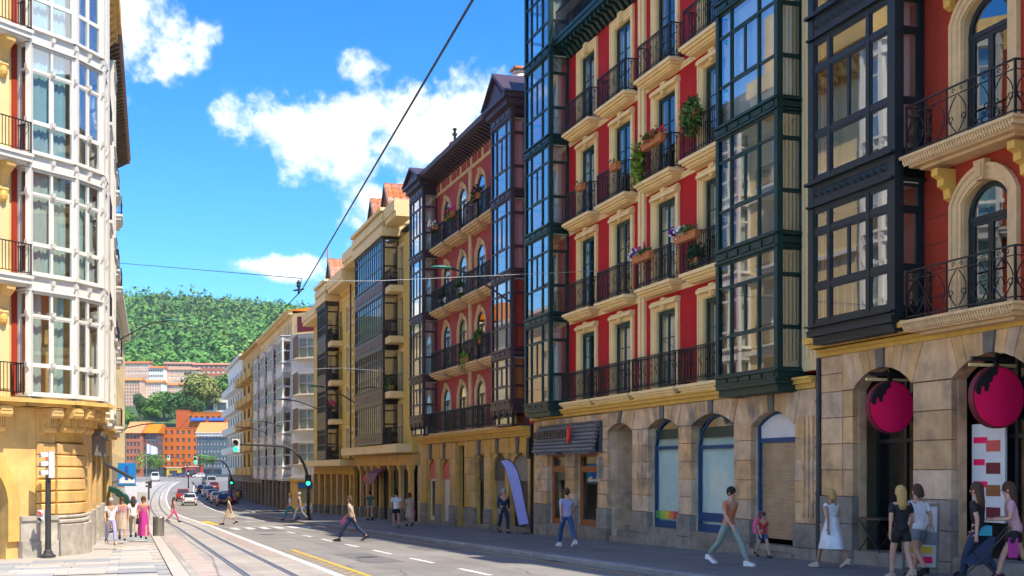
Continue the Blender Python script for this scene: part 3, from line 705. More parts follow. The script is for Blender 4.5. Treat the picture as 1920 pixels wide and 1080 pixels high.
    piers = [(.42, 1.86), (3.81, 4.81), (7.03, 7.90), (9.98, 11.21), (13.36, 14.20), (16.78, 17.70), (19.89, 20.93)]
    for x0, x1 in piers:
        stones(b, x0, x1, .58, 3.19 if x1 > 8 else 2.5, 0, .5, (.55, 1.3)); g = FB.gz((x0 + x1) / 2)
        stones(b, x0 - .02, x1 + .02, g - .3, .58, 0, .62, (.8, 1.4), 'granite', t=.21)
    for (x0, x1) in ((.12, .4),): stones(b, x0, x1, -.9, 3.8, 0, .5, (.3, .6), 'ochre_stone', t=.1)
    stones(b, .42, 7.90, 2.5, 3.84, 0, .45, (.6, 1.0))
    fan = [(max(7.95, a - .28), c + .28) for a, c, _, _ in gf]
    for (a, c, zs, za), (l, r) in zip(gf, fan): voussoirs(b, a, c, zs, za, 3.85, 0, l, r, n=9 if c - a < 2.4 else 11)
    tops = [(9.96, 11.23, fan[0][1], fan[1][0], 3.2), (13.34, 14.22, fan[1][1], fan[2][0], 3.19), (16.76, 17.72, fan[2][1], fan[3][0], 3.1), (19.87, 20.93, fan[3][1], 20.93, 3.03)]
    for x0, x1, t0, t1, z in tops: MB().prism_y([(x0, z + .01), (x1, z + .01), (t1, 3.85), (t0, 3.85)], -.155, 0).ob('impost_block', 'stone', b)
    for x, y0 in ((20.3, -.19), (20.5, -.19), (20.7, -.19), (10.45, -.19), (10.75, -.19)): cube('flute', 'stone', b, x - .045, x + .045, y0, -.158, .75, 3.2)
    # recessed doorway with steps
    wd = wall('doorway_lining', 'stone', b, 7.92, 9.96, -.9, 3.5, [(9.35, 9.9, -.3, 3.0)], .75, .9); cube('doorway_side', 'stone', b, 7.7, 7.93, .2, .8, -1, 3.5)
    for k in range(3): cube('step', 'granite', b, 7.94, 9.94, -.12 + k * .3, .62, -1.2, FB.gz(9) + .17 * (k + 1))
    cube('door', 'teal_paint', b, 8.6, 9.9, .66, .74, -.1, 3.1)
    cube('letter_box', 'granite', b, 7.3, 7.48, -.3, -.17, 1.6, 2.35)
    # shop windows with blue frames and pale screens
    for i, (x0, x1, zs, za) in enumerate((gf[1], gf[2])):
        xm, wd_ = (x0 + x1) / 2, x1 - x0 - .04; z0 = .12
        cube('sill', 'granite', b, x0 - .02, x1 + .02, -.2, .3, FB.gz(xm) - .3, z0)
        o = window(b, xm, .06, z0, round(wd_, 2), round(za - z0 - .02, 2), 'shop_blue', rise=round(za - zs + .55, 2), leaf=1, rows=1, gl='shop_glass', bw=.06, name='shop_window')
        cube('screen', 'screen_film', o, -wd_ / 2 + .05, wd_ / 2 - .05, .1, .13, .05, zs - z0 - .35)
        cube('transom_trim', 'green_paint', o, -wd_ / 2 + .05, wd_ / 2 - .05, .02, .14, zs - z0 - .35, zs - z0 - .05)
        if i == 0:
            for q, c in enumerate(('sw_green', 'sw_lime', 'sw_yellow', 'sw_orange', 'sw_red', 'sw_violet')): cube('colour_stripe', c, o, -wd_ / 2 + .1 + q * .31, -wd_ / 2 + .41 + q * .31, .0, .008, .28, .52)
        else: cube('colour_stripe', 'shop_blue', o, -wd_ / 2 + .1, wd_ / 2 - .1, .0, .008, .3, .55)
    # roller shutter with the white lunette board
    x0, x1, zs, za = gf[3]; xm = (x0 + x1) / 2
    mb = MB(); n = 44; ring2 = []
    for q in range(n * 4 + 1): z = .12 + 2.5 * q / (n * 4); ring2.append([(x0 + .05, .12 - .022 * math.sin(q * math.pi / 2), z), (x1 - .05, .12 - .022 * math.sin(q * math.pi / 2), z)])
    mb.loft(ring2, False, False); mb.ob('roller_shutter', 'shutter_bronze', b, smooth=True)
    cube('shutter_rail', 'shop_blue', b, x0 + .005, x0 + .09, .05, .22, -.3, 3.0); cube('shutter_rail', 'shop_blue', b, x1 - .09, x1 - .005, .05, .22, -.3, 3.0)
    cube('fascia_bar', 'shop_blue', b, x0 + .02, x1 - .02, .06, .2, 2.6, 2.72)
    p = arc_pts(x0 + .08, x1 - .08, zs, za - .07, 10); MB().prism_y([(x1 - .08, 2.72), (x0 + .08, 2.72)] + p, .1, .14).ob('lunette_board', 'board_white', b)
    p2 = arc_pts(x0 + .01, x1 - .01, zs, za - .005, 10); mb = MB()
    for q in range(10): mb.prism_y([p[q], p[q + 1], p2[q + 1], p2[q]], .06, .2)
    mb.box(x0 + .005, x0 + .08, .06, .2, 2.72, zs); mb.box(x1 - .08, x1 - .005, .06, .2, 2.72, zs); mb.ob('lunette_frame', 'shop_blue', b)
    for k in range(2): cube('step', 'granite', b, x0 - .1, x1 + .1, -.3 + k * .25, .4, -1.0, FB.gz(xm) + .14 * (k + 1))
    # little restaurant front: timber frames
    for (x0, x1) in ((1.9, 3.77), (4.85, 6.99)):
        g = FB.gz((x0 + x1) / 2); z0 = g + .45
        cube('stall_riser', 'granite', b, x0, x1, -.1, .2, g - .4, z0)
        o = window(b, (x0 + x1) / 2, .05, z0, round(x1 - x0, 2), round(2.5 - z0, 2), 'orange_wood', leaf=1, rows=1, gl='shop_glass', bw=.13, top=.45, name='shop_window')
    return b
for nm, c in dict(shop_blue=(.008, .055, .15), screen_film=(.50, .68, .66), sw_green=(.05, .3, .08), sw_lime=(.3, .45, .08), sw_yellow=(.6, .45, .05), sw_orange=(.65, .2, .05), sw_red=(.5, .05, .05), sw_violet=(.25, .06, .28), board_white=(.66, .62, .62), orange_wood=(.30, .095, .03), pink_sign=(.92, .004, .10), menu_white=(.7, .68, .66), red_sign=(.65, .03, .02), burgundy=(.16, .015, .025), coral=(.62, .10, .08), lilac=(.32, .32, .68), blue_shop=(.01, .12, .38), yellow_tile=(.7, .45, .04), blue_tile=(.03, .25, .55)).items(): M_(nm, c, .55, .06, 3)
M_('shutter_bronze', (.52, .40, .27), .34, .15, 2, metal=.45)
b_red = building_red()
def building_corner():
    b = empty('apartment_building', (*FB.xy(20.97, 0), 0), FB.rz, label='orange-red building with a dark teal glazed bay above two pink round signs', cat='building')
    X = 14.0
    doors = [(26.62 - 20.97, 4.95, 7.55), (26.62 - 20.97, 8.35, 11.2), (26.62 - 20.97, 12.2, 15.0), (31.2 - 20.97, 4.95, 7.55), (31.2 - 20.97, 8.35, 11.2)]; W = 1.34
    holes = [(x - W / 2, x + W / 2, a, h) for x, a, h in doors]
    wall('wall', 'red_orange_plaster', b, .0, X, 4.9, 20, holes); body(b, 0, X, 20.3)
    for x, a, h in doors: mb = MB(); spandrels(mb, x - W / 2, x + W / 2, h - .35, h, 0, .38); mb.ob('arch_fill', 'red_orange_plaster', b)
    for z in (6.0, 6.55, 7.1, 5.45): cube('groove_line', 'interior', b, 3.8, 4.66, -.004, .01, z, z + .015)
    for x, a, h in doors:
        ob('window_surround', surround_mesh(W, round(h - a, 2), .31, 'sand_trim', rise=.35, depth=.10, reveal=.2), b, (x, 0, a))
        window(b, x, .12, a, W - .06, round(h - a - .03, 2), 'teal_paint', rise=.62, leaf=2, rows=1, bw=.10, gl='glass')
    for x, z in ((5.65, 8.33), (5.65, 4.95), (5.65, 12.2), (10.2, 8.33), (10.2, 4.95)):
        o = ob('balcony', slab_mesh(3.36, .74, 'sand_trim', ((0, .06, 0), (.06, .16, .05), (.16, .24, .14), (.24, .3, .3))), b, (x - 1.72, 0, z))
        mb = MB()
        for q in range(42): mb.tube([(.1 + q * .076, -.72, -.06), (.1 + q * .076, -.66, -.20)], .026, 5)
        mb.ob('bead_moulding', 'sand_trim', o)
        ob('railing', railing_mesh(3.2, .62, 1.02, 'scroll'), o, (.08, 0, .01))
        if z > 5:
            for xx in (.75, 2.95):
                mb = MB(); mb.prism_x([(0, -1.02), (-.14, -.96), (-.16, -.78), (-.3, -.72), (-.3, -.58), (-.44, -.52), (-.44, -.38), (0, -.38)], xx - .1, xx + .1); mb.ob('bracket', 'ochre_trim', o)
    mould('cornice', 'ochre_trim', b, .0, X, ((4.56, 4.66, .16), (4.66, 4.74, .24), (4.74, 4.88, .38), (4.88, 4.93, .46)))
    mould('bay_corbel', 'ochre_trim', b, .1, 4.0, ((4.74, 4.84, .52), (4.84, 4.98, .68)))
    side = ([0, 1], [0, .33, .79, 1], {(0, 1): 1}); front = ([0, .235, .72, 1], [0, .33, .79, 1], {(0, 1): 1, (1, 1): 2, (2, 1): 1, (0, 0): 1, (1, 0): 1, (2, 0): 1, (0, 2): 1, (1, 2): 1, (2, 2): 1})
    lv = [(5.2, 7.92), (8.5, 11.78), (12.35, 15.4), (15.9, 18.6)]
    x0, x1 = .68, 3.78
    o = bay(b, [(x0, 0), (x0, -.8), (x1, -.8), (x1, 0)], lv, 'teal_paint', [side, front, side], gl='bay_glass', zb=5.05, zt=18.9, panel=False, proud=.12, post=.22, gp=.15, gb=.11, curtains=lambda f, i: 'curtain_white' if (f == 1 and i == 2) else None)
    for z in (8.16, 12.02, 15.6):
        for q in range(11):
            x = x0 + .28 + q * .255
            def pyr(): return MB().loft([[(-.1, 0, -.1), (.1, 0, -.1), (.1, 0, .1), (-.1, 0, .1)], [(-.02, -.09, -.02), (.02, -.09, -.02), (.02, -.09, .02), (-.02, -.09, .02)]]).mesh('stud', 'teal_paint')
            ob('stud', cached('pyr', pyr), o, (x, -.79, z + .06))
    mb = MB()
    for q in range(10): mb.tube([(x0 + .25 + q * .29, -.62, 5.2), (x0 + .25 + q * .29, -.62, 6.08)], .012, 4)
    for q in range(3): mb.tube([(x1 - .16, -.62 + q * .2, 5.2), (x1 - .16, -.62 + q * .2, 6.08)], .012, 4)
    mb.ob('inner_bars', 'white_paint', o)
    # ground floor
    gf = [(1.42, 3.58, 3.72, 4.14), (4.86, 7.1, 3.72, 4.14), (8.5, 10.7, 3.72, 4.14)]
    wall('ground_floor_wall', 'stone', b, 0, X, -2, 4.56, [(a, c, -2, za) for a, c, zs, za in gf], 0, .2)
    for a, c, zs, za in gf: mb = MB(); spandrels(mb, a, c, zs, za, 0, .2); mb.ob('arch_soffit', 'stone', b)
    for x0, x1 in ((.1, .98), (1.0, 1.40), (3.60, 4.84), (7.12, 8.48)):
        stones(b, x0, x1, 1.28, 3.71, 0, .55, (.7, 1.5)); stones(b, x0 - .02, x1 + .02, -.6, 1.28, 0, .63, (.8, 1.6), 'granite', t=.2)
    fan = [(1.0, 3.95), (4.5, 7.5), (8.1, 11.1)]
    stones(b, .1, .98, 3.71, 4.55, 0, .42, (.9, 1.2))
    for (a, c, zs, za), (l, r) in zip(gf, fan): voussoirs(b, a, c, zs, za, 4.55, 0, l, r, n=9)
    for x0, x1, t0, t1 in ((3.58, 4.86, 3.95, 4.5), (7.1, 8.5, 7.5, 8.1), (.99, 1.42, .99, 1.0)): MB().prism_y([(x0, 3.73), (x1, 3.73), (t1, 4.55), (t0, 4.55)], -.155, 0).ob('impost_block', 'stone', b)
    for x0, x1, zs, za in gf:
        cube('threshold', 'granite', b, x0, x1, -.15, .7, -.6, FB.gz(20.97 + (x0 + x1) / 2) + .3)
        cube('shop_glazing', 'unlit_shop_glass', b, x0, x1, .5, .52, -.3, 4.2)
        mb = MB(); mb.box(x0, x0 + .08, .46, .54, -.3, 4.1); mb.box((x0 + x1) / 2 - .04, (x0 + x1) / 2 + .04, .46, .54, -.3, 4.1); mb.box(x0, x1, .46, .54, 2.5, 2.58); mb.ob('shop_frame', 'iron', b)
    return b
b_corner = building_corner()
# drainpipe between the red building and its neighbour
xy = FB.xy(21.02, -.2); mb = MB(); mb.tube([(0, 0, 1.3), (0, 0, 4.55)], .055, 8); mb.tube([(0, 0, -.35), (0, 0, 1.3)], .065, 8)
for z in (1.3, 2.4, 3.5): mb.lathe([(.075, z), (.075, z + .06)], (0, 0), 8)
mb.ob('drainpipe', 'pole_grey', None, (*xy, 0), label='grey drainpipe between the red building and the orange-red one', cat='drainpipe')
xy = FB.xy(.05, -.16); mb = MB(); mb.tube([(0, 0, -.85), (0, 0, 3.75)], .06, 8)
for z in (.2, 1.4, 2.6): mb.lathe([(.08, z), (.08, z + .06)], (0, 0), 8)
mb.box(-.22, .12, -.16, .02, 2.35, 3.2); mb.ob('drainpipe', 'iron', None, (*xy, 0), FB.rz, label='black drainpipe with a black box between the rose and red buildings', cat='drainpipe')
def building_rose():
    b = empty('apartment_building', (*FB.O, 0), FB.rz, label='dark rose building with arched windows, brown glazed bays and small pediments', cat='building')
    xa, xb = -18.6, -.02; xc = [-13.53, -10.6, -7.55]; fz = [3.75, 6.85, 10.0, 13.2]; hz = [6.02, 9.22, 12.3, 15.52]; W = 1.36
    wall('wall', 'rose_plaster', b, xa, xb, 3.55, 17.0, [(x - W / 2, x + W / 2, a, h) for x in xc for a, h in zip(fz, hz)]); body(b, xa, xb, 17.3)
    for x in xc:
        for h in hz: mb = MB(); spandrels(mb, x - W / 2, x + W / 2, h - .45, h, 0, .38); mb.ob('arch_fill', 'rose_plaster', b)
    for i, x in enumerate(xc):
        for k, (a, h) in enumerate(zip(fz, hz)):
            ob('window_surround', surround_mesh(W, round(h - a, 2), .22, 'sand_trim', rise=.45, depth=.05, reveal=.1), b, (x, 0, a))
            window(b, x, .03, a, W - .06, round(h - a - .03, 2), 'teal_paint', rise=.55, rows=2, curtain='curtain_white' if (i + k) % 3 == 0 else None)
    for z in (6.85, 10.0, 13.2):
        for x in xc + [-4.6]:
            x0, x1 = (x - 1.27, x + 1.27) if x != -4.6 else (-5.95, -3.36)
            o = balcony(b, x0, x1, z, .5, 'sand_trim', steps=((0, .1, 0), (.1, .2, .08), (.2, .3, .2), (.3, .36, .34)))
    for q in range(3):
        o = ob('balcony', slab_mesh(4.0, .5, 'sand_trim', ((0, .08, 0), (.08, .16, .05))), b, (-15.35 + q * 4.0, 0, 3.78)); ob('railing', railing_mesh(3.96, .44, 1.05, 'lyre'), o, (.02, 0, .01))
    cube('pilaster', 'sand_trim', b, -9.32, -8.94, -.08, .01, 3.6, 16.2)
    mould('frieze', 'sand_trim', b, -15.4, -3.3, ((16.05, 16.15, .1), (16.15, 16.72, .03), (16.72, 16.86, .1)))
    for q in range(13): cube('frieze_panel', 'rose_plaster', b, -15.2 + q * .92, -15.2 + q * .92 + (.74 if q % 2 else .46), -.06, -.02, 16.26, 16.62)
    mb = MB(); mb.prism_x([(.1, 16.86), (-.42, 16.9), (-.98, 17.02), (-1.02, 17.22), (.1, 17.5)], -15.5, -3.2)
    for q in range(30): x = -15.3 + q * .41; mb.prism_x([(0, 16.6), (-.2, 16.68), (-.8, 16.96), (0, 16.95)], x, x + .12)
    mb.ob('eave', 'sky_tinted_paint', b)
    side = ([0, 1], [0, .32, .8, 1], {(0, 1): 1}); front = ([0, .25, .75, 1], [0, .32, .8, 1], {(1, 1): 2})
    lv = [(4.75, 6.5), (6.85, 9.7), (10.05, 12.95), (13.3, 16.2)]; s4 = ([0, 1], [0, .0, .74, 1], None)
    cm = {(2, 0): 'curtain_brown', (2, 1): 'curtain_brown', (0, 0): 'curtain_lime'}
    for j, (x0, x1) in enumerate(((-18.2, -15.44), (-3.29, -.72))):
        o = bay(b, [(x0, 0), (x0, -.8), (x1, -.8), (x1, 0)], lv, 'brown_paint', [side, front, side], gl='bay_glass', zb=4.5, zt=16.7, curtains=(lambda f, i: (('curtain_brown' if f == 1 else ('curtain_lime' if f == 0 else 'curtain_white')) if i == 2 else ('curtain_white' if i == 1 and f < 2 else None))) if j else (lambda f, i: 'curtain_white' if i == 2 else None))
        # tracery screen below the bay
        mb = MB(); w = x1 - x0; out = []
        glazed(mb, out, (x0, -.72), (x1, -.72), 3.72, 4.5, [0, .26, .74, 1], [0, 1], bar=.09); glazed(mb, out, (x1, -.72), (x1, 0), 3.72, 4.5, [0, 1], [0, 1])
        for q in range(4):
            c = x0 + w * (.02 + q * .32)
            mb.prism_y([(c - .05, 4.5), (c - .3, 4.5), (c - .22, 4.32), (c - .06, 4.05)], -.78, -.7); mb.prism_y([(c + .05, 4.5), (c + .3, 4.5), (c + .22, 4.32), (c + .06, 4.05)], -.78, -.7)
        t = mb.ob('tracery', 'brown_paint', b)
        for loc, ang, sc in out: ob('pane', unit('glass'), t, loc, ang, sc)
        ob('curtain', wavy(round(w - .3, 2), .7, 'curtain_lime' if j else 'curtain_white'), t, ((x0 + x1) / 2, -.5, 3.76))
        # pediment
        mb = MB(); xm = (x0 + x1) / 2; mb.box(x0 - .15, x1 + .15, -1.0, .3, 16.7, 16.95); mb.box(x0 - .3, x1 + .3, -1.15, .3, 16.95, 17.12)
        top = 18.15 if j else 17.75
        mb.prism_y([(x0 - .3, 17.12), (x1 + .3, 17.12), (xm, top)], -1.0, .3)
        for s in (-1, 1): mb.prism_y([(xm, top + .16), (xm, top), (xm + s * (w / 2 + .3), 17.12), (xm + s * (w / 2 + .42), 17.14)], -1.18, .3)
        mb.prism_y([(x0 + .35, 17.2), (x1 - .35, 17.2), (xm, top - .28)], -1.05, -.99)
        mb.ob('pediment', 'sky_tinted_paint', b)
    mould('cornice', 'ochre_trim', b, xa, xb, ((3.3, 3.4, .2), (3.4, 3.52, .3), (3.52, 3.62, .5), (3.62, 3.68, .6)))
    gf = [(-17.3, -15.4, 1.95, 2.46), (-14.5, -12.62, 1.95, 2.45), (-8.1, -6.7, 1.95, 2.6), (-5.68, -3.62, 2.0, 2.63), (-3.08, -.6, 2.0, 2.6)]
    holes = [(a, c, -3, za) for a, c, zs, za in gf] + [(-11.4, -9.95, -3, 3.1)]
    wall('ground_floor_wall', 'ochre_stone', b, xa, xb, -3, 3.3, holes, 0, .25)
    for a, c, zs, za in gf: mb = MB(); spandrels(mb, a, c, zs, za, 0, .25); mb.ob('arch_soffit', 'ochre_stone', b)
    for x0, x1 in ((-18.5, -17.34), (-15.36, -14.54), (-12.58, -11.5), (-9.9, -8.14), (-6.66, -5.72), (-3.58, -3.12), (-.56, -.06)):
        g = FB.gz((x0 + x1) / 2)
        stones(b, x0, x1, .15, 3.28, 0, .8, (.7, 1.5), 'ochre_stone', t=.12); stones(b, x0 - .02, x1 + .02, g - .3, .15, 0, .8, (.8, 1.4), 'granite', t=.17)
    for a, c, zs, za in gf:
        MB().prism_y([(a + .0, za + .02), (c, za + .02), (c, 3.28), (a, 3.28)], -.10, 0).ob('lintel_stone', 'ochre_stone', b)
        xm = (a + c) / 2; MB().prism_y([(xm - .1, za - .02), (xm + .1, za - .02), (xm + .2, 3.28), (xm - .2, 3.28)], -.19, 0).ob('keystone', 'keystone', b)
    for i, (x0, x1, zs, za) in enumerate(gf):
        g = FB.gz((x0 + x1) / 2); xm = (x0 + x1) / 2; w = x1 - x0
        p = arc_pts(x0 + .02, x1 - .02, zs, za - .02, 10)
        MB().prism_y([(x1 - .02, 1.45), (x0 + .02, 1.45)] + p, .1, .16).ob('lunette', ['coral', 'coral', 'pole_grey', 'pole_grey', 'granite'][i], b)
        cube('threshold', 'granite', b, x0, x1, -.05, .5, g - .4, g + .22)
        if i in (0, 2): window(b, xm, .14, g + .22, round(w - .04, 2), round(1.45 - g - .22, 2), 'white_paint' if i == 0 else 'iron', leaf=2, rows=1, gl='shop_glass', name='shop_window')
        else: cube('door', ['', 'board_white', '', 'granite', 'iron'][i], b, x0 + .02, x1 - .02, .16, .22, g, 1.45)
    return b
b_rose = building_rose()
FY = Fac(222, 773, 71.0)
def building_yellow():
    b = empty('apartment_building', (*FY.O, 0), FY.rz, label='yellow building with wide dark timber bays, cream parapets and tiled dormers', cat='building')
    xa, xb = -37.6, -.05; dr = [(-2.85, 1.05), (-22.9, 1.2)]
    fz = [3.5, 6.62, 9.9, 12.92]; fb = [2.75, 5.8, 8.75, 11.75]
    holes = [(-2.85 - .6, -2.85 + .6, z, z + 2.4) for z in fz] + [(-24.0 - .55, -24.0 + .55, z, z + 2.3) for z in fb] + [(-21.6, -20.4, z + .5, z + 2.3) for z in fb] + [(-17.2, -16.0, z + .4, z + 2.3) for z in fz]
    wall('wall', 'yellow_plaster', b, xa, xb, 2.8, 15.9, holes); body(b, xa, xb, 16.4)
    for z in fz:
        window(b, -2.85, .2, z, 1.14, 2.36, 'bronze_frame', rows=1, curtain='curtain_brown'); ob('window_surround', surround_mesh(1.2, 2.4, .2, 'cream_band', depth=.06, key=False), b, (-2.85, 0, z))
        cube('transom_panel', 'olive_band', b, -3.4, -2.3, -.05, 0, z + 2.7, z + 2.85)
        window(b, -16.6, .2, z + .4, 1.16, 1.86, 'bronze_frame', rows=1)
        if z < 12: mould('ledge', 'cream_band', b, -19.9, -14.0, ((z + 2.6, z + 2.72, .08),))
    for z in fb:
        window(b, -24.0, .2, z, 1.06, 2.26, 'bronze_frame', rows=1); window(b, -21.0, .2, z + .5, 1.16, 1.76, 'bronze_frame', rows=1)
        ob('window_surround', surround_mesh(1.2, 1.8, .16, 'cream_band', depth=.06, key=False), b, (-21.0, 0, z + .5))
        for q in range(4): mould('ledge', 'cream_band', b, -20.1, -18.4, ((z + .2 + q * .6, z + .5 + q * .6, .09),))
    def plainb(x0, x1, z, p):
        o = ob('balcony', cached(('pb', x0, p), lambda: MB().box(0, x1 - x0, -p, .01, -.38, 0).mesh('balcony', 'cream_band')), b, (x0, 0, z)); ob('railing', railing_mesh(x1 - x0 - .1, p - .06, 1.0, 'plain'), o, (.05, 0, .01)); return o
    for z in fz[1:]: plainb(-3.6, -2.1, z, .85)
    for z in fb[1:]: plainb(-24.85, -23.2, z, .85)
    for x0, x1, z in ((-3.6, -2.1, fz[0]), (-24.85, -23.2, fb[0])): ob('railing', railing_mesh(1.45, .8, 1.0, 'plain'), b, (x0, 0, z))
    fr = lambda n: ([i / n for i in range(n + 1)], [0, .30, .78, 1], None)
    sd = ([0, 1], [0, .3, .8, 1], {(0, 1): 1})
    bay(b, [(-12.6, 0), (-12.6, -1.0), (-3.63, -1.0), (-3.63, 0)], [(4.15, 5.9), (6.95, 9.2), (10.3, 12.5), (13.55, 15.9)], 'bronze_frame', [sd, fr(14), sd], gl='glass_mirror', zb=3.5, zt=16.05, bandm='wood_panel', bottom=False, curtains=lambda f, i: 'curtain_white' if i == 2 else None)
    bay(b, [(-29.1, 0), (-29.1, -1.0), (-24.87, -1.0), (-24.87, 0)], [(3.4, 5.1), (6.4, 8.1), (9.35, 11.1), (12.4, 14.6)], 'bronze_frame', [sd, fr(7), sd], gl='glass_mirror', zb=2.75, zt=14.9, bandm='wood_panel', bottom=False, curtains=lambda f, i: 'curtain_white' if i == 2 else None)
    # parapets
    for (x0, x1, z) in ((-13.0, -3.2, 16.05), (-29.6, -24.3, 14.9)):
        mb = MB(); mb.box(x0, x1, -1.15, 1, z, z + .55); mb.box(x0, x1, -1.15, 1, z + .78, z + 1.28); mb.box(x0 - .08, x1 + .08, -1.25, 1, z + 1.45, z + 1.65); mb.ob('parapet', 'cream_band', b)
        mb = MB(); mb.box(x0 + .06, x1 - .06, -1.09, 1, z + .55, z + .78); mb.box(x0 + .06, x1 - .06, -1.09, 1, z + 1.28, z + 1.45); mb.ob('parapet_band', 'olive_band', b)
    for x0, x1, z in ((-3.1, xb, 16.6), (-17.5, -13.1, 16.3), (-24.2, -17.6, 15.4), (-37.6, -29.7, 14.4)): mould('roof_slab', 'cream_band', b, x0, x1, ((z, z + .3, .95), (z + .3, z + .95, 1.05)))
    mould('frieze', 'cream_band', b, -24.2, -13.1, ((15.2, 15.45, .06), (14.7, 14.8, .05)))
    for x, z, wd_ in ((-5.6, 17.75, 2.6), (-10.0, 17.75, 2.6), (-27.0, 16.6, 2.6)):
        o = MB().prism_y([(-wd_ / 2, 0), (wd_ / 2, 0), (0, 1.75)], 0, 3.2).ob('dormer', 'cream_band', b, (x, -.2, z))
        for s in (-1, 1):
            n = 6
            for q in range(n):      # courses of clay tiles
                t0, t1 = q / n, (q + 1.12) / n; mb = MB(); W2 = wd_ / 2 + .2; xa_, za_ = s * W2 * (1 - t0), -.08 + 1.98 * t0; xb_, zb_ = s * W2 * (1 - t1), -.08 + 1.98 * t1
                for r in range(8):
                    y0 = -.3 + r * .45; mb.loft([[(xa_, y0, za_ + .07), (xa_, y0 + .22, za_ + .15), (xa_, y0 + .43, za_ + .07)], [(xb_, y0, zb_ + .03), (xb_, y0 + .22, zb_ + .11), (xb_, y0 + .43, zb_ + .03)]], True)
                mb.ob('tile_course', 'roof_tile', o)
        mb = MB(); 
        for s in (-1, 1): mb.prism_y([(0, 1.95), (0, 1.72), (s * (wd_ / 2 + .15), -.1), (s * (wd_ / 2 + .3), -.1)], -.32, -.2)
        mb.ob('verge_board', 'bronze_frame', o)
    mould('first_floor_slab', 'cream_band', b, -18.3, xb, ((2.95, 3.45, .95),)); mould('first_floor_slab', 'cream_band', b, -37.5, -18.4, ((2.25, 2.7, 1.05),))
    cube('lower_wall', 'ochre_stone', b, -37.5, -18.5, 0, .38, 1.6, 2.3)
    mb = MB(); mb.tube([(-19.0, -.15, 2.5), (-19.0, -.15, 16)], .06, 6); mb.ob('downpipe', 'bronze_frame', b)
    # arcade
    wall('arcade_wall', 'ochre_stone', b, -18.4, xb, 2.2, 2.95, [], 0, .5)
    for q, x in enumerate((-.45, -3.0, -5.9, -8.9, -11.2, -13.4, -15.6, -18.1)):
        g = FY.gz(x); mb = MB(); mb.box(-.24, .24, -.08, .16, .0, 2.0 - g); mb.box(-.34, .34, -.18, .2, 2.0 - g, 2.22 - g); mb.box(-.29, .29, -.13, .18, 1.86 - g, 2.0 - g); o = mb.ob('column', 'ochre_stone', b, (x, 0, g)); cube('plinth', 'granite', o, -.30, .30, -.14, .18, -.4, .75)
    for x0, x1, m in ((-3.0, -.4, 'interior'), (-5.9, -3.0, 'shop_glass'), (-11.2, -5.9, 'interior'), (-13.4, -11.2, 'shop_glass'), (-18.1, -13.4, 'interior')): cube('shop_front', 'unlit_shop_glass' if m == 'interior' else m, b, x0 + .2, x1 - .2, .2, .23, -2.5, 2.2)
    for x0, x1 in ((-13.1, -11.5), (-15.3, -13.7)): cube('shop_sign', 'red_sign', b, x0, x1, .05, .15, 1.15, 1.6)
    for x in (-1.7, -4.5): cube('lunette', 'lamp_green', b, x - .5, x + .5, .3, .36, 1.35, 1.7)
    mb = MB(); prof = [(0, 2.05), (-.35, 1.98), (-.75, 1.7), (-.95, 1.25), (-.98, 1.02), (-.93, 1.02), (-.7, 1.62), (0, 1.95)]; mb.prism_x(prof, -9.4, -6.3); mb.ob('canopy', 'burgundy', b)
    gx = [-19.6, -22.5, -25.2, -27.8, -31, -34, -37.2]
    for q, x in enumerate(gx):
        g = FY.gz(x); mb = MB(); mb.box(x - .38, x + .38, -.1, .2, g - .3, 1.6); mb.ob('pier', 'ochre_stone', b); cube('plinth', 'granite', b, x - .42, x + .42, -.14, .22, g - .3, g + .75)
        if q < 6: cube('shop_front', 'shop_glass' if q % 2 else 'unlit_shop_glass', b, gx[q + 1] + .4, x - .4, .18, .22, -3, 1.6)
    return b
b_yel = building_yellow()
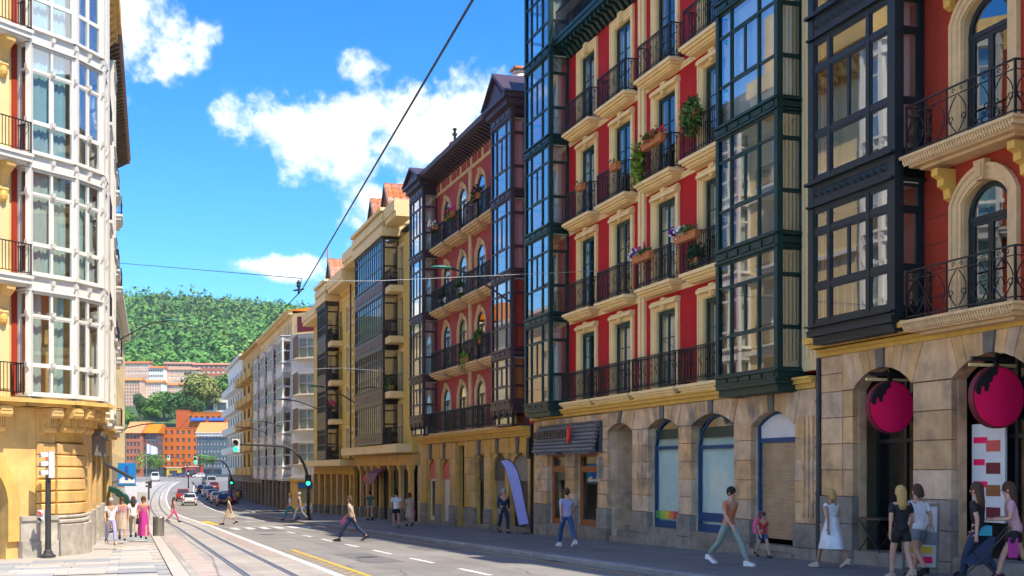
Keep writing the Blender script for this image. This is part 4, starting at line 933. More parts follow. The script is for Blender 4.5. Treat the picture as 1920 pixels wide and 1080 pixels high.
# ------------------------------------------------------------------ left-hand row
FC = Fac(2300, 0, 39.0, False)          # splayed corner face
FL = Fac(285, 170, 49.0, False)         # flank along the street
def building_left():
    O = Vector((-14.69, 41.72)); b = empty('corner_building', (O.x, O.y, 0), 0, label='cream corner building with a rounded white glazed bay at left', cat='building')
    loc = lambda p: (p[0] - O.x, p[1] - O.y)
    cf = empty('corner_face', loc(FC.O) + (0,), FC.rz); cf.parent = b          # the splayed face and the flank each carry their own pieces
    fl = empty('street_face', loc(FL.O) + (0,), FL.rz); fl.parent = b
    # splayed face
    wall('wall', 'gold_plaster', cf, -9, 3.14, 3.9, 21, [(-2.6, -1.3, z, z + 2.7) for z in (4.3, 8.1, 12.0, 15.95)])
    for k, z in enumerate((4.3, 8.1, 12.0, 15.95)):
        window(cf, -1.95, .2, z, 1.24, 2.66, 'white_paint', rows=1, curtain='curtain_white'); cube('pilaster', 'cream_plaster', cf, -1.0, -.45, -.1, .01, z - .1, z + 3.5); cube('pilaster', 'cream_plaster', cf, -.28, .22, -.16, .01, z - .1, z + 3.4)
        cube('red_strip', 'red_orange_plaster', cf, .42, .62, -.03, .01, z, z + 3.6)
        if k:
            o = ob('balcony', slab_mesh(6.6, .75, 'white_paint', ((0, .1, 0), (.1, .26, .05), (.26, .34, .15))), cf, (-5.9, 0, z)); ob('railing', railing_mesh(6.5, .68, 1.0, 'plain'), o, (.05, 0, .01))
            mb = MB(); mb.prism_x([(0, z - 1.5), (-.2, z - 1.42), (-.28, z - 1.2), (-.2, z - 1.05), (-.34, z - .7), (-.6, z - .5), (-.62, z - .34), (0, z - .34)], -.2, .12); mb.ob('bracket', 'gold_plaster', cf)
            mb = MB(); mb.sphere((-.04, -.2, z - 1.42), (.16, .14, .2), 8, 6); mb.ob('bracket_boss', 'gold_plaster', cf)
    ob('railing', railing_mesh(5.0, .62, 1.0, 'plain'), cf, (-4.6, 0, 4.3))
    mb = MB()
    body_pts = [loc(FC.xy(-9, .5)), loc(FC.xy(2.9, .5)), loc(FL.xy(-6.9, .5)), loc(FL.xy(27, .5)), loc(FL.xy(27, 14)), loc(FC.xy(-9, 14))]
    mb.prism_z(body_pts, -2, 20.6); mb.ob('dark_room_core', 'interior', b)
    # ground floor of the splayed face
    wall('ground_floor_wall', 'gold_plaster', cf, -9, 1.35, -2, 3.95, [(-3.0, .22, -2, 2.35)], 0, .5)
    mb = MB(); spandrels(mb, -3.0, .22, .9, 2.36, 0, .5); mb.ob('arch_soffit', 'gold_plaster', cf)
    mb = MB(); A = arc_pts(-3.0, .22, .9, 2.35, 14); Bq = arc_pts(-3.42, .64, .9, 2.78, 14)
    for k in range(14): mb.prism_y([A[k], A[k + 1], Bq[k + 1], Bq[k]], -.12, 0)
    mb.box(.22, .64, -.12, 0, -.4, .9); mb.box(-3.42, -3.0, -.12, 0, -.4, .9); mb.ob('arch_surround', 'gold_plaster', cf)
    cube('door', 'teal_paint', cf, -3.0, .22, .3, .36, -1.5, 2.4)
    # rounded, rusticated corner: plan curve in world metres
    c0 = Vector(FC.xy(1.36, 0)); c1 = Vector(FC.xy(2.1, 0)); c2 = Vector((-14.69, 41.72)); c3 = Vector(FL.xy(-5.6, 0)); 
    def curve(off):
        P = [c1.lerp(c2, t).lerp(c2.lerp(c3, t), t) for t in [i / 8 for i in range(9)]]; out = []
        for i, p in enumerate(P):
            u = (P[min(i + 1, 8)] - P[max(i - 1, 0)]).normalized(); out.append(loc(p + Vector((u.y, -u.x)) * off))
        return out
    def course(z0, z1, out, m, name, pieces=((0, 4), (4, 8)), bev=.05):
        I, A_, B_ = curve(-.35), curve(out - bev), curve(out)
        for a, c in pieces:
            rings = []
            for i in range(a, c + 1): rings.append([(*I[i], z0 + .01), (*A_[i], z0 + .01), (*B_[i], z0 + bev), (*B_[i], z1 - bev), (*A_[i], z1 - .01), (*I[i], z1 - .01)])
            MB().loft(rings).ob(name, m, b)
    for k in range(6):
        z = .40 + k * .4; course(z, z + .4, .14, 'gold_plaster', 'stone_block')
        for x0, x1 in ((1.36, 2.08),): 
            MB().loft([[(x0, .1, z + .01), (x1, .1, z + .01), (x1, .1, z + .39), (x0, .1, z + .39)], [(x0, -.05, z + .01), (x1, -.05, z + .01), (x1, -.05, z + .39), (x0, -.05, z + .39)], [(x0 + .06, -.12, z + .06), (x1 - .05, -.12, z + .06), (x1 - .05, -.12, z + .34), (x0 + .06, -.12, z + .34)]]).ob('stone_block', 'gold_plaster', cf)
    course(2.8, 3.35, .04, 'gold_plaster', 'frieze_block'); cube('frieze_block', 'gold_plaster', cf, 1.36, 2.08, -.05, .1, 2.8, 3.9)
    course(.1, .26, .24, 'pale_granite', 'plinth_block'); course(.26, .4, .17, 'pale_granite', 'plinth_block'); course(-1.5, .1, .3, 'pale_granite', 'plinth_block', bev=.03)
    for x0, x1 in ((.66, 1.34), (1.36, 2.08), (-5, -3.45)):
        cube('plinth_block', 'pale_granite', cf, x0, x1, -.24, .1, -1.5, -.42); cube('plinth_block', 'pale_granite', cf, x0, x1, -.17, .1, -.42, .25); cube('plinth_block', 'pale_granite', cf, x0, x1, -.22, .1, .25, .4)
    # scroll corbels carrying the bay
    def corbel(mb):
        prof = [(0, 0), (-.16, .02), (-.26, .14), (-.2, .26), (-.3, .42), (-.52, .56), (-.66, .66), (-.66, .8), (0, .8)]
        mb.prism_x(prof, -.17, .17)
        for zc, yc, r in ((.12, -.18, .13), (.6, -.5, .15)): mb.tube([(-.2, yc, zc), (.2, yc, zc)], r, 8)
        for q in range(4): mb.box(-.13 + q * .08, -.09 + q * .08, -.42, -.1, .2, .5)
        return mb
    cme = corbel(MB()).mesh('corbel', 'gold_plaster')
    for x in (-.25, 1.7): ob('corbel', cme, cf, (x, -.02, 3.12), 0, (1.15, 1, 1))
    C = curve(.05)
    for i in (1, 3, 5, 7): u = Vector(C[i + 1]) - Vector(C[i - 1]); ob('corbel', cme, b, (*C[i], 3.15), math.atan2(u.y, u.x), (1.2, 1.1, 1))
    I, A_, B_ = curve(-.3), curve(.1), curve(.62)
    MB().loft([[(*I[i], 3.3), (*A_[i], 3.32), (*curve(.3)[i], 3.62), (*B_[i], 3.95), (*I[i], 3.96)] for i in range(9)]).ob('bay_cove', 'gold_plaster', b, smooth=False)
    # the rounded bay
    W = [(-15.96, 39.55), (-15.485, 39.27), (-14.56, 40.85), (-14.14, 42.24), (-14.38, 43.4), (-15.54, 44.6)]
    pts = [loc(p) for p in W]; rows = [0, .28, .765, 1]
    two = ([0, .5, 1], rows, {(0, 1): 1, (1, 1): 1}); one = ([0, 1], rows, None)
    o = bay(b, pts, [(4.32, 7.66), (8.2, 11.6), (12.1, 15.6), (16.1, 19.6)], 'white_paint', [one, two, two, one, one], zb=4.05, zt=20.2, panel=False, proud=.1, gp=.12, gb=.09, post=.18, bottom=False, gl='sky_glass', inner=None,
            curtains=lambda f, i: ('curtain_green' if f == 1 else ('painted_sky_curtain' if f >= 2 and i == 1 else None)) if i < 4 else None)  # upper front panes: sky reflection painted as blue cloth
    for z in (7.93, 11.85, 15.85, 5.26, 6.9, 9.15, 10.8, 13.08, 14.78):        # little brackets on posts
        for i in range(1, 5):
            for P, Q in ((pts[i - 1], pts[i]),):
                for t in (.5, 1):
                    if i == 1 and t == .5: continue
                    c = Vector(P).lerp(Vector(Q), t); u = (Vector(Q) - Vector(P)).normalized(); n_ = Vector((u.y, -u.x))
                    ob('post_block', cached('pblock', lambda: MB().prism_x([(0, -.14), (-.1, -.02), (-.12, .12), (0, .12)], -.06, .06).mesh('post_block', 'white_paint')), o, (c.x, c.y, z), math.atan2(u.y, u.x))
    for q, (x, m) in enumerate(((.35, 'curtain_green'), (1.2, 'curtain_green'))):
        c = Vector(W[1]).lerp(Vector(W[2]), .3 + .48 * q); ob('curtain', wavy(.4, 3.2, m), o, (c.x - O.x - .25, c.y - O.y + .12, 4.4), FC.rz)
    for zz, pr in ((3.95, .34), (4.05, .5)):
        mb = MB(); ring(mb, [loc(FC.xy(-9, 0)), loc(FC.xy(.5, 0)), ] , zz, zz + .14, pr + .3, .5); ring(mb, pts, zz, zz + .13, pr - .25, .5); mb.ob('cornice', 'gold_plaster', b)
    # flank along the street
    hl = [(x, x + 1.2, z, z + 2.6) for x in (1.0, 9.5, 13.5, 19.5) for z in (4.3, 8.1, 12.0, 15.95)]
    wall('wall', 'cream_plaster', fl, -7.5, 27, 3.9, 20.2, hl); cube('gable', 'cream_plaster', fl, 26.6, 27, .4, 13.5, -3, 20.2)
    for x0, x1, z0, z1 in hl:
        window(fl, (x0 + x1) / 2, .2, z0, 1.16, 2.56, 'white_paint', rows=1, curtain='curtain_white'); ob('window_surround', surround_mesh(1.2, 2.6, .22, 'white_paint', depth=.1, key=False), fl, ((x0 + x1) / 2, 0, z0))
        if z0 > 5 or x0 > 15:
            q = ob('balcony', slab_mesh(2.6, .8, 'white_paint', ((0, .12, 0), (.12, .3, .06), (.3, .5, .2))), fl, (x0 - .7, 0, z0)); ob('railing', railing_mesh(2.5, .72, 1.0, 'plain'), q, (.05, 0, .01))
    bay(fl, [(4.6, 0), (4.6, -.75), (7.6, -.75), (7.6, 0)], [(4.4, 7.6), (8.2, 11.5), (12.1, 15.5), (16.1, 19.3)], 'white_paint', [one, ([0, .33, .67, 1], rows, None), one], zb=4.1, zt=19.8, gp=.14, gb=.1, panel=False, curtains=lambda f, i: 'curtain_green' if i == 0 else None)
    for z in (7.9, 11.8, 15.7): mould('string_course', 'white_paint', fl, -4.5, 27, ((z - .1, z + .1, .14),))
    mb = MB(); mb.box(-6.6, 3.0, -.5, .4, 19.7, 20.1); mb.box(-6.6, 3.1, -.95, .4, 20.1, 20.5); mb.box(-6.6, 3.2, -1.1, .4, 20.5, 21.3)
    for q in range(12): mb.prism_x([(0, 19.4), (-.4, 19.5), (-.9, 20.1), (0, 20.1)], -6 + q * .78, -5.8 + q * .78)
    mb.ob('cornice', 'gold_plaster', fl)
    mb = MB(); mb.box(3.3, 27.3, -1.05, .5, 20.75, 20.95)
    for q in range(40): mb.prism_x([(0, 20.2), (-.15, 20.25), (-.95, 20.7), (-.95, 20.76), (0, 20.76)], 3.5 + q * .6, 3.65 + q * .6)
    mb.ob('timber_eave', 'wood_panel', fl); mb = MB(); mb.prism_x([(-1.1, 20.95), (.5, 20.95), (6, 23.5), (12, 21)], 3.3, 27.3); mb.ob('roof', 'roof_tile', fl)
    cube('turret', 'gold_plaster', fl, -3.5, 2.6, -.4, 3, 21.3, 24.5)
    # shops on the flank
    wall('ground_floor_wall', 'gold_plaster', fl, -5.4, 27, -2.5, 3.92, [(-4.6, -3.2, -2.5, 2.6), (-1.8, -.2, -2.5, 2.6), (1.4, 4.6, -2.5, 2.7), (6.4, 9.8, -2.5, 2.7), (12, 16, -2.5, 2.7), (18, 22, -2.5, 2.7)], 0, .5)
    for x0, x1 in ((-5.4, -4.65), (-3.15, -1.85), (-.15, 1.35), (4.65, 6.35), (9.85, 11.95)): cube('plinth_block', 'pale_granite', fl, x0, x1, -.15, .1, -2.5, .3)
    cube('shop_fascia', 'granite', fl, 1.0, 10.2, -.22, 0, 2.5, 3.3); cube('fascia_cornice', 'keystone', fl, .9, 10.3, -.4, 0, 3.3, 3.45)
    for x0, x1 in ((1.4, 4.6), (6.4, 9.8), (12, 16), (18, 22)): cube('shop_front', 'shop_glass', fl, x0, x1, .3, .33, -2.5, 2.7)
    mould('cornice', 'gold_plaster', fl, -5, 27, ((3.75, 3.9, .3), (3.9, 4.05, .5)))
    for h in (cf, fl):
        M = Matrix.Translation(h.location) @ Matrix.Rotation(h.rotation_euler.z, 4, 'Z')
        for c in list(h.children): c.parent = b; c.location = M @ c.location; c.rotation_euler.z += h.rotation_euler.z
        bpy.data.objects.remove(h)
    return b
b_left = building_left()
def plain_building(F_, x0, x1, zt, m, label, floors, cols, wm='white_paint', depth=12, slab='white_paint', roofm='orange_tile', balc=0, eave=.5, roofh=1.95, name='apartment_building', zb=None, hw=1.1):
    b = empty(name, (*F_.xy(x0, 0), 0), F_.rz, label=label, cat='building'); w = x1 - x0
    zb = -4 if zb is None else zb
    xs = [w * (i + .5) / cols for i in range(cols)]; holes = [(x - hw / 2, x + hw / 2, z, z + 1.9) for x in xs for z in floors]
    wall('wall', m, b, 0, w, floors[0] - .9, zt, holes, 0, .3)
    cube('dark_room_core', 'interior', b, .1, w - .1, .9, depth - .1, zb, zt - .1); mb = MB(); mb.box(0, .3, .31, depth, zb, zt); mb.box(w - .3, w, .31, depth, zb, zt); mb.box(.3, w - .3, depth - .3, depth, zb, zt); mb.ob('gable_wall', m, b)
    for x in xs:
        for z in floors:
            window(b, x, .12, z, hw - .04, 1.86, wm, rows=1, gl='glass_dark', bw=.1)
            if balc:
                o = ob('balcony', cached(('plb', w / cols, slab, balc), lambda: MB().box(-w / cols * .4, w / cols * .4, -balc, .01, -.25, .75).mesh('balcony', slab)), b, (x, 0, z - .6))
    mb = MB(); mb.box(-eave * .3, w + eave * .3, -eave, .3, zt, zt + .25); mb.ob('eave', slab, b)
    MB().prism_x([(-eave, zt + .25), (depth, zt + .25), (depth / 2, zt + .25 + roofh)], 0, w).ob('roof', roofm, b)
    g = floors[0] - .9; n = max(2, int(w / 4)); wall('ground_floor_wall', 'granite', b, 0, w, zb, g, [(w * (i + .12) / n, w * (i + .88) / n, zb, g - .9) for i in range(n)], .02, .4)  # dark stone colour stands in for shade on these ground floors
    for i in range(n): cube('shop_front', 'unlit_shop_glass', b, w * (i + .12) / n, w * (i + .88) / n, .3, .33, zb, g - .9)
    return b
plain_building(FL, 27.6, 64, 13.6, 'cream_plaster', 'plain cream building beyond the corner building on the left', [3.0, 5.9, 8.8, 11.3], 9, balc=0, roofm='orange_tile', zb=-5)
FL2 = Fac(285, 170, 49.0, False); FL2.O = FL2.O + FL2.y * 2.6  # added out of view so the yellow building's bays reflect cream walls
plain_building(FL2, 66, 126, 16.8, 'cream_plaster', 'set back cream building added for window reflections, hidden beyond the plain cream one on the left', [3.0, 5.9, 8.8, 11.7, 14.2], 14, roofm='orange_tile', zb=-5)
# ------------------------------------------------------------------ far part of the right-hand row
FW = Fac(250, 548, 118.0)
def building_white():
    b = empty('apartment_building', (*FW.O, 0), FW.rz, label='white building with red strips and a glazed corner bay beyond the side street', cat='building')
    L = -30.0; fl = [1.75, 5.0, 8.35, 11.8]; sd = ([0, 1], [0, .55, 1], {(0, 0): 1})
    wall('wall', 'rose_plaster', b, L, 0, 1.3, 14.6, [(x - .55, x + .55, z, z + 2.3) for x in (-7.2, -15.5, -23.5) for z in fl]); body(b, L, 0, 17.0, 12, -5)
    wall('top_wall', 'cream_plaster', b, L, 0, 14.6, 16.9, [(x - .4, x + .4, 15.0, 16.3) for x in range(-29, 0, 2)])
    for x in range(-29, 0, 2): window(b, x, .15, 15.0, .76, 1.28, 'white_paint', rows=1, gl='glass_dark')
    for x in (-7.2, -15.5, -23.5):
        for z in fl:
            window(b, x, .2, z, 1.06, 2.26, 'white_paint', rows=1); o = ob('balcony', slab_mesh(2.4, .7, 'white_paint'), b, (x - 1.2, 0, z)); ob('railing', railing_mesh(2.3, .62, 1.0, 'plain'), o, (.05, 0, .01))
    for x0, x1 in ((-13.6, -9.2), (-21.8, -17.4), (-29.6, -25.4), (-5.2, -.2)):
        bay(b, [(x0, 0), (x0, -.95), (x1, -.95), (x1, 0)], [(z + .55, z + 2.6) for z in fl], 'white_stucco', [sd, ([0, .33, .67, 1], [0, .55, 1], None), sd], zb=1.2, zt=14.9, bandm='white_paint', proud=.16, gp=.16, gb=.1, gl='glass_dark', inner='interior')
    # splayed corner with its own bay: faces the crossing
    P = Vector((0, 0)); u = Vector((math.cos(R(40)), math.sin(R(40)))); Q = u * 6.0
    mb = MB(); mb.prism_z([(0, .0), tuple(Q), (Q.x - 3, Q.y + 6), (-.3, 8)], -5, 17.0); mb.ob('corner_wall', 'cream_plaster', b)
    n_ = Vector((u.y, -u.x)); A = u * .35; B_ = u * 5.4
    fc = ([0, .2, .4, .6, .8, 1], [0, .55, 1], None)
    bay(b, [tuple(A), tuple(A + n_ * .5), tuple(B_ + n_ * .5), tuple(B_)], [(z + .75, z + 2.75) for z in fl], 'white_paint', [None, fc, None], zb=1.3, zt=14.9, proud=.16, bandm='white_stucco', gp=.16, gb=.14, curtains=lambda f, i: 'curtain_green' if i == 1 else None)
    A2 = A + n_ * .06; ang = math.atan2(u.y, u.x)
    ob('shutter_panel', unit('burgundy'), b, (*(u * 2.0 + n_ * .03), 15.9), ang, (2.6, .08, 1.5))
    # corner shop: blue fascia between gold piers
    for t, w_, z0, z1, m, nm, pr in ((.35, .9, -3, 1.2, 'gold_plaster', 'pier', .05), (3.0, 4.2, .2, .75, 'blue_shop', 'shop_fascia', .12), (3.0, 4.2, -3, .2, 'shop_glass', 'shop_front', .06), (2.2, 4.4, .85, 1.28, 'ochre_trim', 'cornice', .35)):
        ob(nm, unit(m), b, (*(u * t + n_ * pr), (z0 + z1) / 2), ang, (w_, .12, z1 - z0))
    for q in range(7):
        for r in range(3): ob('tile', unit(['blue_tile', 'board_white', 'yellow_tile'][(q * 2 + r) % 3]), b, (*(u * (1.6 + q * .28) + n_ * .16), -1.9 + r * .28), ang, (.26, .05, .26))
    for x0 in range(-29, 0, 4): cube('pier', 'granite', b, x0, x0 + 1.0, -.1, .4, -5, 1.2)  # piers take the dark granite colour in place of street shade
    mould('cornice', 'cream_plaster', b, L, .2, ((16.9, 17.1, .4), (17.1, 17.25, .7))); MB().prism_x([(-.7, 17.25), (12, 17.25), (6, 18.3)], L, 0.3).ob('roof', 'orange_tile', b)
    for x in (-20, -26): MB().box(-1.2, 1.2, 0, 4, 0, 2.4).ob('penthouse', 'gold_plaster', b, (x, 2, 17.25))
    return b
b_white = building_white()
plain_building(FW, -56, -30.4, 17.4, 'tan_plaster', 'tan building with brown windows and boxy balconies beyond the white corner building', [2.2, 5.2, 8.2, 11.2, 14.2], 4, wm='bronze_frame', balc=1.2, slab='tan_plaster', hw=2.6)
FW2 = Fac(250, 548, 118.0); FW2.O = FW2.O + FW2.y * 5.0
plain_building(FW2, -64, -50, 22.5, 'orange_tile', 'tall narrow building with a bare orange gable behind the tan one', [2.2, 5.2, 8.2, 11.2, 14.2, 17.2, 20], 3, balc=0, slab='white_paint', hw=1.4, roofh=.1, eave=.1)
plain_building(FW, -84, -56.3, 18.0, 'white_stucco', 'white building with rounded balconies at the far end of the right row', [2.2, 5.2, 8.2, 11.2, 14.2], 6, wm='lamp_green', balc=1.0, hw=2.2)
# ------------------------------------------------------------------ far end of the street: plaza, buildings, trees, wooded hill
M_('far_orange', (.66, .16, .022), .75, .05, .3); M_('far_orange_top', (.62, .13, .04), .75, .06, .3); M_('far_brick', (.46, .17, .10), .85, .1, .4); M_('far_glass', (.09, .12, .15), .25, .2, .4, spec=.6)
M_('far_white', (.80, .76, .70), .8, .06, .2); M_('far_pink', (.72, .47, .36), .85, .1, .2); M_('far_dark', (.07, .07, .08), .6, .2, .3); M_('awning_blue', (.02, .09, .40), .7, .1, 2)
M_('hill_ground', (.055, .10, .030), .95, .35, .01, c2=(.20, .19, .07), c2amt=.5, c2scale=.006)
M_('wood_leaf', (.075, .21, .035), .8, .65, .006, objvar=0, c2=(.21, .31, .045), c2amt=1.0, c2scale=.035); M_('trunk', (.11, .08, .055), .9, .2, 4)
M_('tree_olive', (.20, .23, .055), .75, .35, .2); M_('tree_green', (.12, .25, .045), .75, .35, .2); M_('tree_dark', (.06, .14, .04), .75, .35, .2)
_HD = [430, 500, 560, 650, 800, 900, 1000, 1100, 1400, 1800, 2050, 2300, 2700, 3400]
_HZ = [-6, -2, 12, 30, 44, 60, 75, 88, 156, 236, 272, 284, 265, 190]
def hz(X, d):
    u = X / max(d, 1); px = 960 + F * u; z = float(np.interp(d, _HD, _HZ))
    k = min(1, max(0, (d - 1000) / 900))
    s = 1 + .02 * math.sin(px * .021 + 1.2) * k - (.00012 * (px - 330) + .0000035 * max(0, px - 400) ** 2) * k
    return z * max(.2, s) + k * (7 * math.sin(X * .013 + d * .006) + 5 * math.sin(X * .031 - d * .011))
def hill():
    ds = [430, 470, 510, 550, 600, 650, 720, 800, 860, 920, 1000] + list(range(1060, 2700, 50)) + [2900, 3400]; xs = list(range(-1500, 401, 30)); w = len(xs)
    vs = [(x, d, hz(x, d)) for d in ds for x in xs]
    fs = [(i * w + k, i * w + k + 1, (i + 1) * w + k + 1, (i + 1) * w + k) for i in range(len(ds) - 1) for k in range(w - 1)]
    MB().add(vs, fs).ob('hill', 'hill_ground', kind='structure', smooth=True)
hill()
def crown_template(rg, n, size, squash=.85, jit=.45):
    """leaf sprays spread over and through a crown of unit radius; returns numpy verts (k,3) and quad list"""
    V = []; Q = []
    lobes = [(Vector((rg.gauss(0, .38), rg.gauss(0, .38), rg.gauss(0, .3))), rg.uniform(.45, .7)) for _ in range(7)]
    for _ in range(n):
        c, r = rg.choice(lobes); v = Vector((rg.gauss(0, 1), rg.gauss(0, 1), rg.gauss(.25, 1))).normalized(); p = c + v * r * rg.uniform(.75, 1.08)
        nrm = (v + Vector((rg.gauss(0, jit), rg.gauss(0, jit), rg.gauss(.2, jit)))).normalized(); a = nrm.cross(Vector((rg.gauss(0, 1), rg.gauss(0, 1), rg.gauss(0, 1)))).normalized(); b = nrm.cross(a); s = size * rg.uniform(.55, 1.35)
        k = len(V); V += [p - a * s, p - b * s * .7, p + a * s, p + b * s * .7 + nrm * s * .2]; Q.append((k, k + 1, k + 2, k + 3))
    A = np.array([tuple(v) for v in V]); A[:, 2] *= squash; return A, np.array(Q)
def wood():
    rg = random.Random(3); T = [crown_template(rg, 150, .155, squash=rg.uniform(.75, 1.1), jit=.2) for _ in range(9)]; VS = []; QS = []; off = 0
    n = 0
    while n < 4600:
        d = 1040 + 1130 * rg.random() ** .8; px = rg.uniform(130, 640); X = (px - 960) / F * d
        if rg.random() < .5 and math.sin(X * .02 + 2) * math.sin(d * .012 + X * .004) > .78 and d < 1500: continue
        r = rg.choice((4.5, 6, 7, 8, 9, 11, 14)) * rg.uniform(.85, 1.2) * (.8 + d / 5500); V, Q = rg.choice(T); a = rg.uniform(0, 6.28); c, s = math.cos(a) * r, math.sin(a) * r
        h = rg.uniform(.9, 1.35)
        W = np.empty_like(V); W[:, 0] = V[:, 0] * c - V[:, 1] * s + X; W[:, 1] = V[:, 0] * s + V[:, 1] * c + d; W[:, 2] = V[:, 2] * r * h + hz(X, d) + r * .55
        VS.append(W); QS.append(Q + off); off += len(V); n += 1
    V = np.concatenate(VS).astype(np.float32); Q = np.concatenate(QS).astype(np.int32); me = bpy.data.meshes.new('wood')
    me.vertices.add(len(V)); me.vertices.foreach_set('co', V.ravel()); me.loops.add(Q.size); me.loops.foreach_set('vertex_index', Q.ravel()); me.polygons.add(len(Q)); me.polygons.foreach_set('loop_start', np.arange(0, Q.size, 4, dtype=np.int32)); me.update(); me.validate()
    me.materials.append(MATS['wood_leaf']); ob('woodland', me, kind='stuff', label='dense green woodland covering the hillside above the town', cat='woodland')
wood()
def tree(X, d, z, h, r, m, label, rg, n=420, group=None, trunk=.28, squash=.95, name='tree'):
    o = empty(name, (X, d, z), rg.uniform(0, 6), label=label, cat='tree', group=group); V, Q = crown_template(rg, n, .085, squash=squash, jit=.3)
    mb = MB(); mb.v = [(float(x) * r, float(y) * r, float(q) * r + h - r * 1.0) for x, y, q in V]; mb.f = [tuple(int(i) for i in q) for q in Q]; mb.ob('crown', m, o)
    mb = MB(); t = h * .035 + .08; mb.tube([(0, 0, -.5), (0, 0, h * .3), (.02 * h, 0, h * .7)], [t, t * .8, t * .3], 7)
    for q in range(5): a = q * 1.26; mb.tube([(0, 0, h * (.3 + q * .06)), (math.cos(a) * r * .6, math.sin(a) * r * .6, h * (.55 + q * .06))], [t * .5, t * .15], 5)
    mb.ob('trunk', 'trunk', o); return o
rg = random.Random(11)
def at(px, py, d): return ((px - CX) / F * d, d, EYE + (HY - py) / F * d)
for px, top, base, d, r, m, lab in ((262, 735, 800, 640, 20, 'tree_dark', 'dark conifer-like tree at the left end of the row below the pale flats'), (283, 738, 800, 655, 30, 'tree_green', 'bright green tree second from the left below the pale flats'), (308, 722, 800, 640, 38, 'tree_green', 'rounded mid green tree in the middle below the pale flats'), (335, 728, 795, 620, 34, 'tree_dark', 'dark green tree beside the big olive tree'), (378, 697, 785, 600, 54, 'tree_olive', 'largest tree, olive green, above the far orange buildings'), (414, 700, 780, 640, 44, 'tree_green', 'green tree behind the white cube house'), (240, 765, 810, 560, 22, 'tree_green', 'low light green tree at the left edge of the far trees'), (358, 738, 790, 580, 30, 'tree_dark', 'dark round tree in front of the big olive tree')):
    X, _, zt = at(px, top, d); zb = at(px, base, d)[2]; tree(X, d, zb, zt - zb, r * .78 / F * d, m, lab, rg, 2300, 'trees behind the far orange buildings')
for px, top, base, d, r, lab in ((280, 846, 880, 330, 20, 'clipped round tree left of the far orange building'), (299, 858, 882, 340, 11, 'small shrub-like tree at the foot of the far orange building'), (375, 848, 882, 300, 14, 'leafy street tree left of the pair by the far kiosk'), (398, 850, 882, 300, 12, 'leafy street tree right of the pair by the far kiosk')):
    X, _, zt = at(px, top, d); zb = at(px, base, d)[2]; tree(X, d, zb, zt - zb, r / F * d, 'tree_green', lab, rg, 700, 'trees on the far plaza')
def far_building(px0, px1, ytop, ybot, d, m, label, rows, cols, wm='far_glass', depth=14, roof=None, ww=.5, wh=.55, skew=0.0, zlow=None, parts=True, roofh=3.0, name='far_building', rowf=None, frame=None):
    X0, X1 = (px0 - CX) / F * d, (px1 - CX) / F * d; z1 = EYE + (HY - ytop) / F * d; z0 = EYE + (HY - ybot) / F * d; w = X1 - X0; H_ = z1 - z0
    b = empty(name, (X0, d, z0), skew, label=label, cat='building')
    cw, rh = w / cols, H_ / rows; hw = cw * ww; hh = rh * wh
    cells = [(cw * (i + .5), rh * (k + .5)) for i in range(cols) for k in range(rows)]
    wall('wall', m, b, 0, w, 0, H_, [(x - hw / 2, x + hw / 2, z - hh / 2, z + hh / 2) for x, z in cells], 0, .4)
    cube('core', m, b, 0, w, .6, depth, (zlow or 0) - 8, H_ - .02)
    if parts:
        for x, z in cells:
            o = cube('window', frame or 'far_dark', b, x - hw / 2, x + hw / 2, .22, .3, z - hh / 2, z + hh / 2)
            cube('pane', wm, o, -.42, .42, -.75, -.5, -.4, .4)
    else:
        mb = MB()
        for x, z in cells: mb.box(x - hw / 2 + .02, x + hw / 2 - .02, .25, .35, z - hh / 2 + .02, z + hh / 2 - .02)
        mb.ob('window_rows', wm, b, kind='stuff')
    if roof: MB().prism_x([(-.8, H_), (depth + .5, H_), (depth / 2, H_ + roofh)], -.5, w + .5).ob('roof', roof, b)
    else: cube('parapet', m, b, -.1, w + .1, -.1, depth, H_, H_ + .35)
    return b
o_b = far_building(295, 371, 803, 877, 480, 'far_orange', 'bright orange block with rows of small square windows at the end of the street', 5, 7, ww=.45, wh=.5)
cube('soffit', 'far_dark', o_b, .2, 15.6, .3, 13, -9, -.02)
far_building(236, 263, 812, 880, 468, 'far_brick', 'red brick block with glazed bays left of the bright orange block', 5, 4, roof='orange_tile', roofh=4.5, wm='far_glass', ww=.6)
far_building(263, 295, 812, 880, 472, 'far_glass', 'blue glass fronted block touching the bright orange block', 5, 5, roof='orange_tile', roofh=4.5, wm='far_brick', ww=.4, wh=.7)
far_building(369, 424, 812, 880, 430, 'far_glass', 'dark slate block with white top storey right of the bright orange block', 5, 9, wm='far_white', ww=.35, wh=.5, roof='orange_tile', roofh=4)
cube('white_storey', 'far_white', bpy.data.objects['far_building.003'], -.2, 10.6, -.5, 10, 11.6, 13.0)
u = far_building(330, 352, 770, 803, 570, 'far_orange_top', 'plain orange wall of the upper block above the far roofs', 1, 1, ww=.01, wh=.01)
u2 = far_building(352, 426, 774, 812, 560, 'far_orange', 'upper orange block with blue awnings above the far roofs', 2, 7, ww=.5, wh=.35)
for x0, x1, z in ((1.5, 8.5, 6.9), (10, 17, 6.9), (9, 14.0, 2.6)):
    MB().prism_x([(0, z), (-1.6, z - 1.1), (-1.6, z - 1.4), (0, z - .3)], x0, x1).ob('awning', 'awning_blue', u2)
far_building(379, 428, 748, 776, 600, 'far_white', 'white cube house with one wide window under the trees', 1, 2, ww=.7, wh=.5)
far_building(232, 262, 713, 770, 800, 'far_pink', 'left wing of the long pale flats, brick coloured', 9, 6, wm='far_dark', ww=.4, parts=False, roof='orange_tile', roofh=2)
far_building(262, 302, 717, 770, 812, 'far_white', 'middle wing of the long pale flats, striped white and brick', 9, 9, wm='far_pink', ww=.55, wh=.8, parts=False, roof='orange_tile', roofh=2)
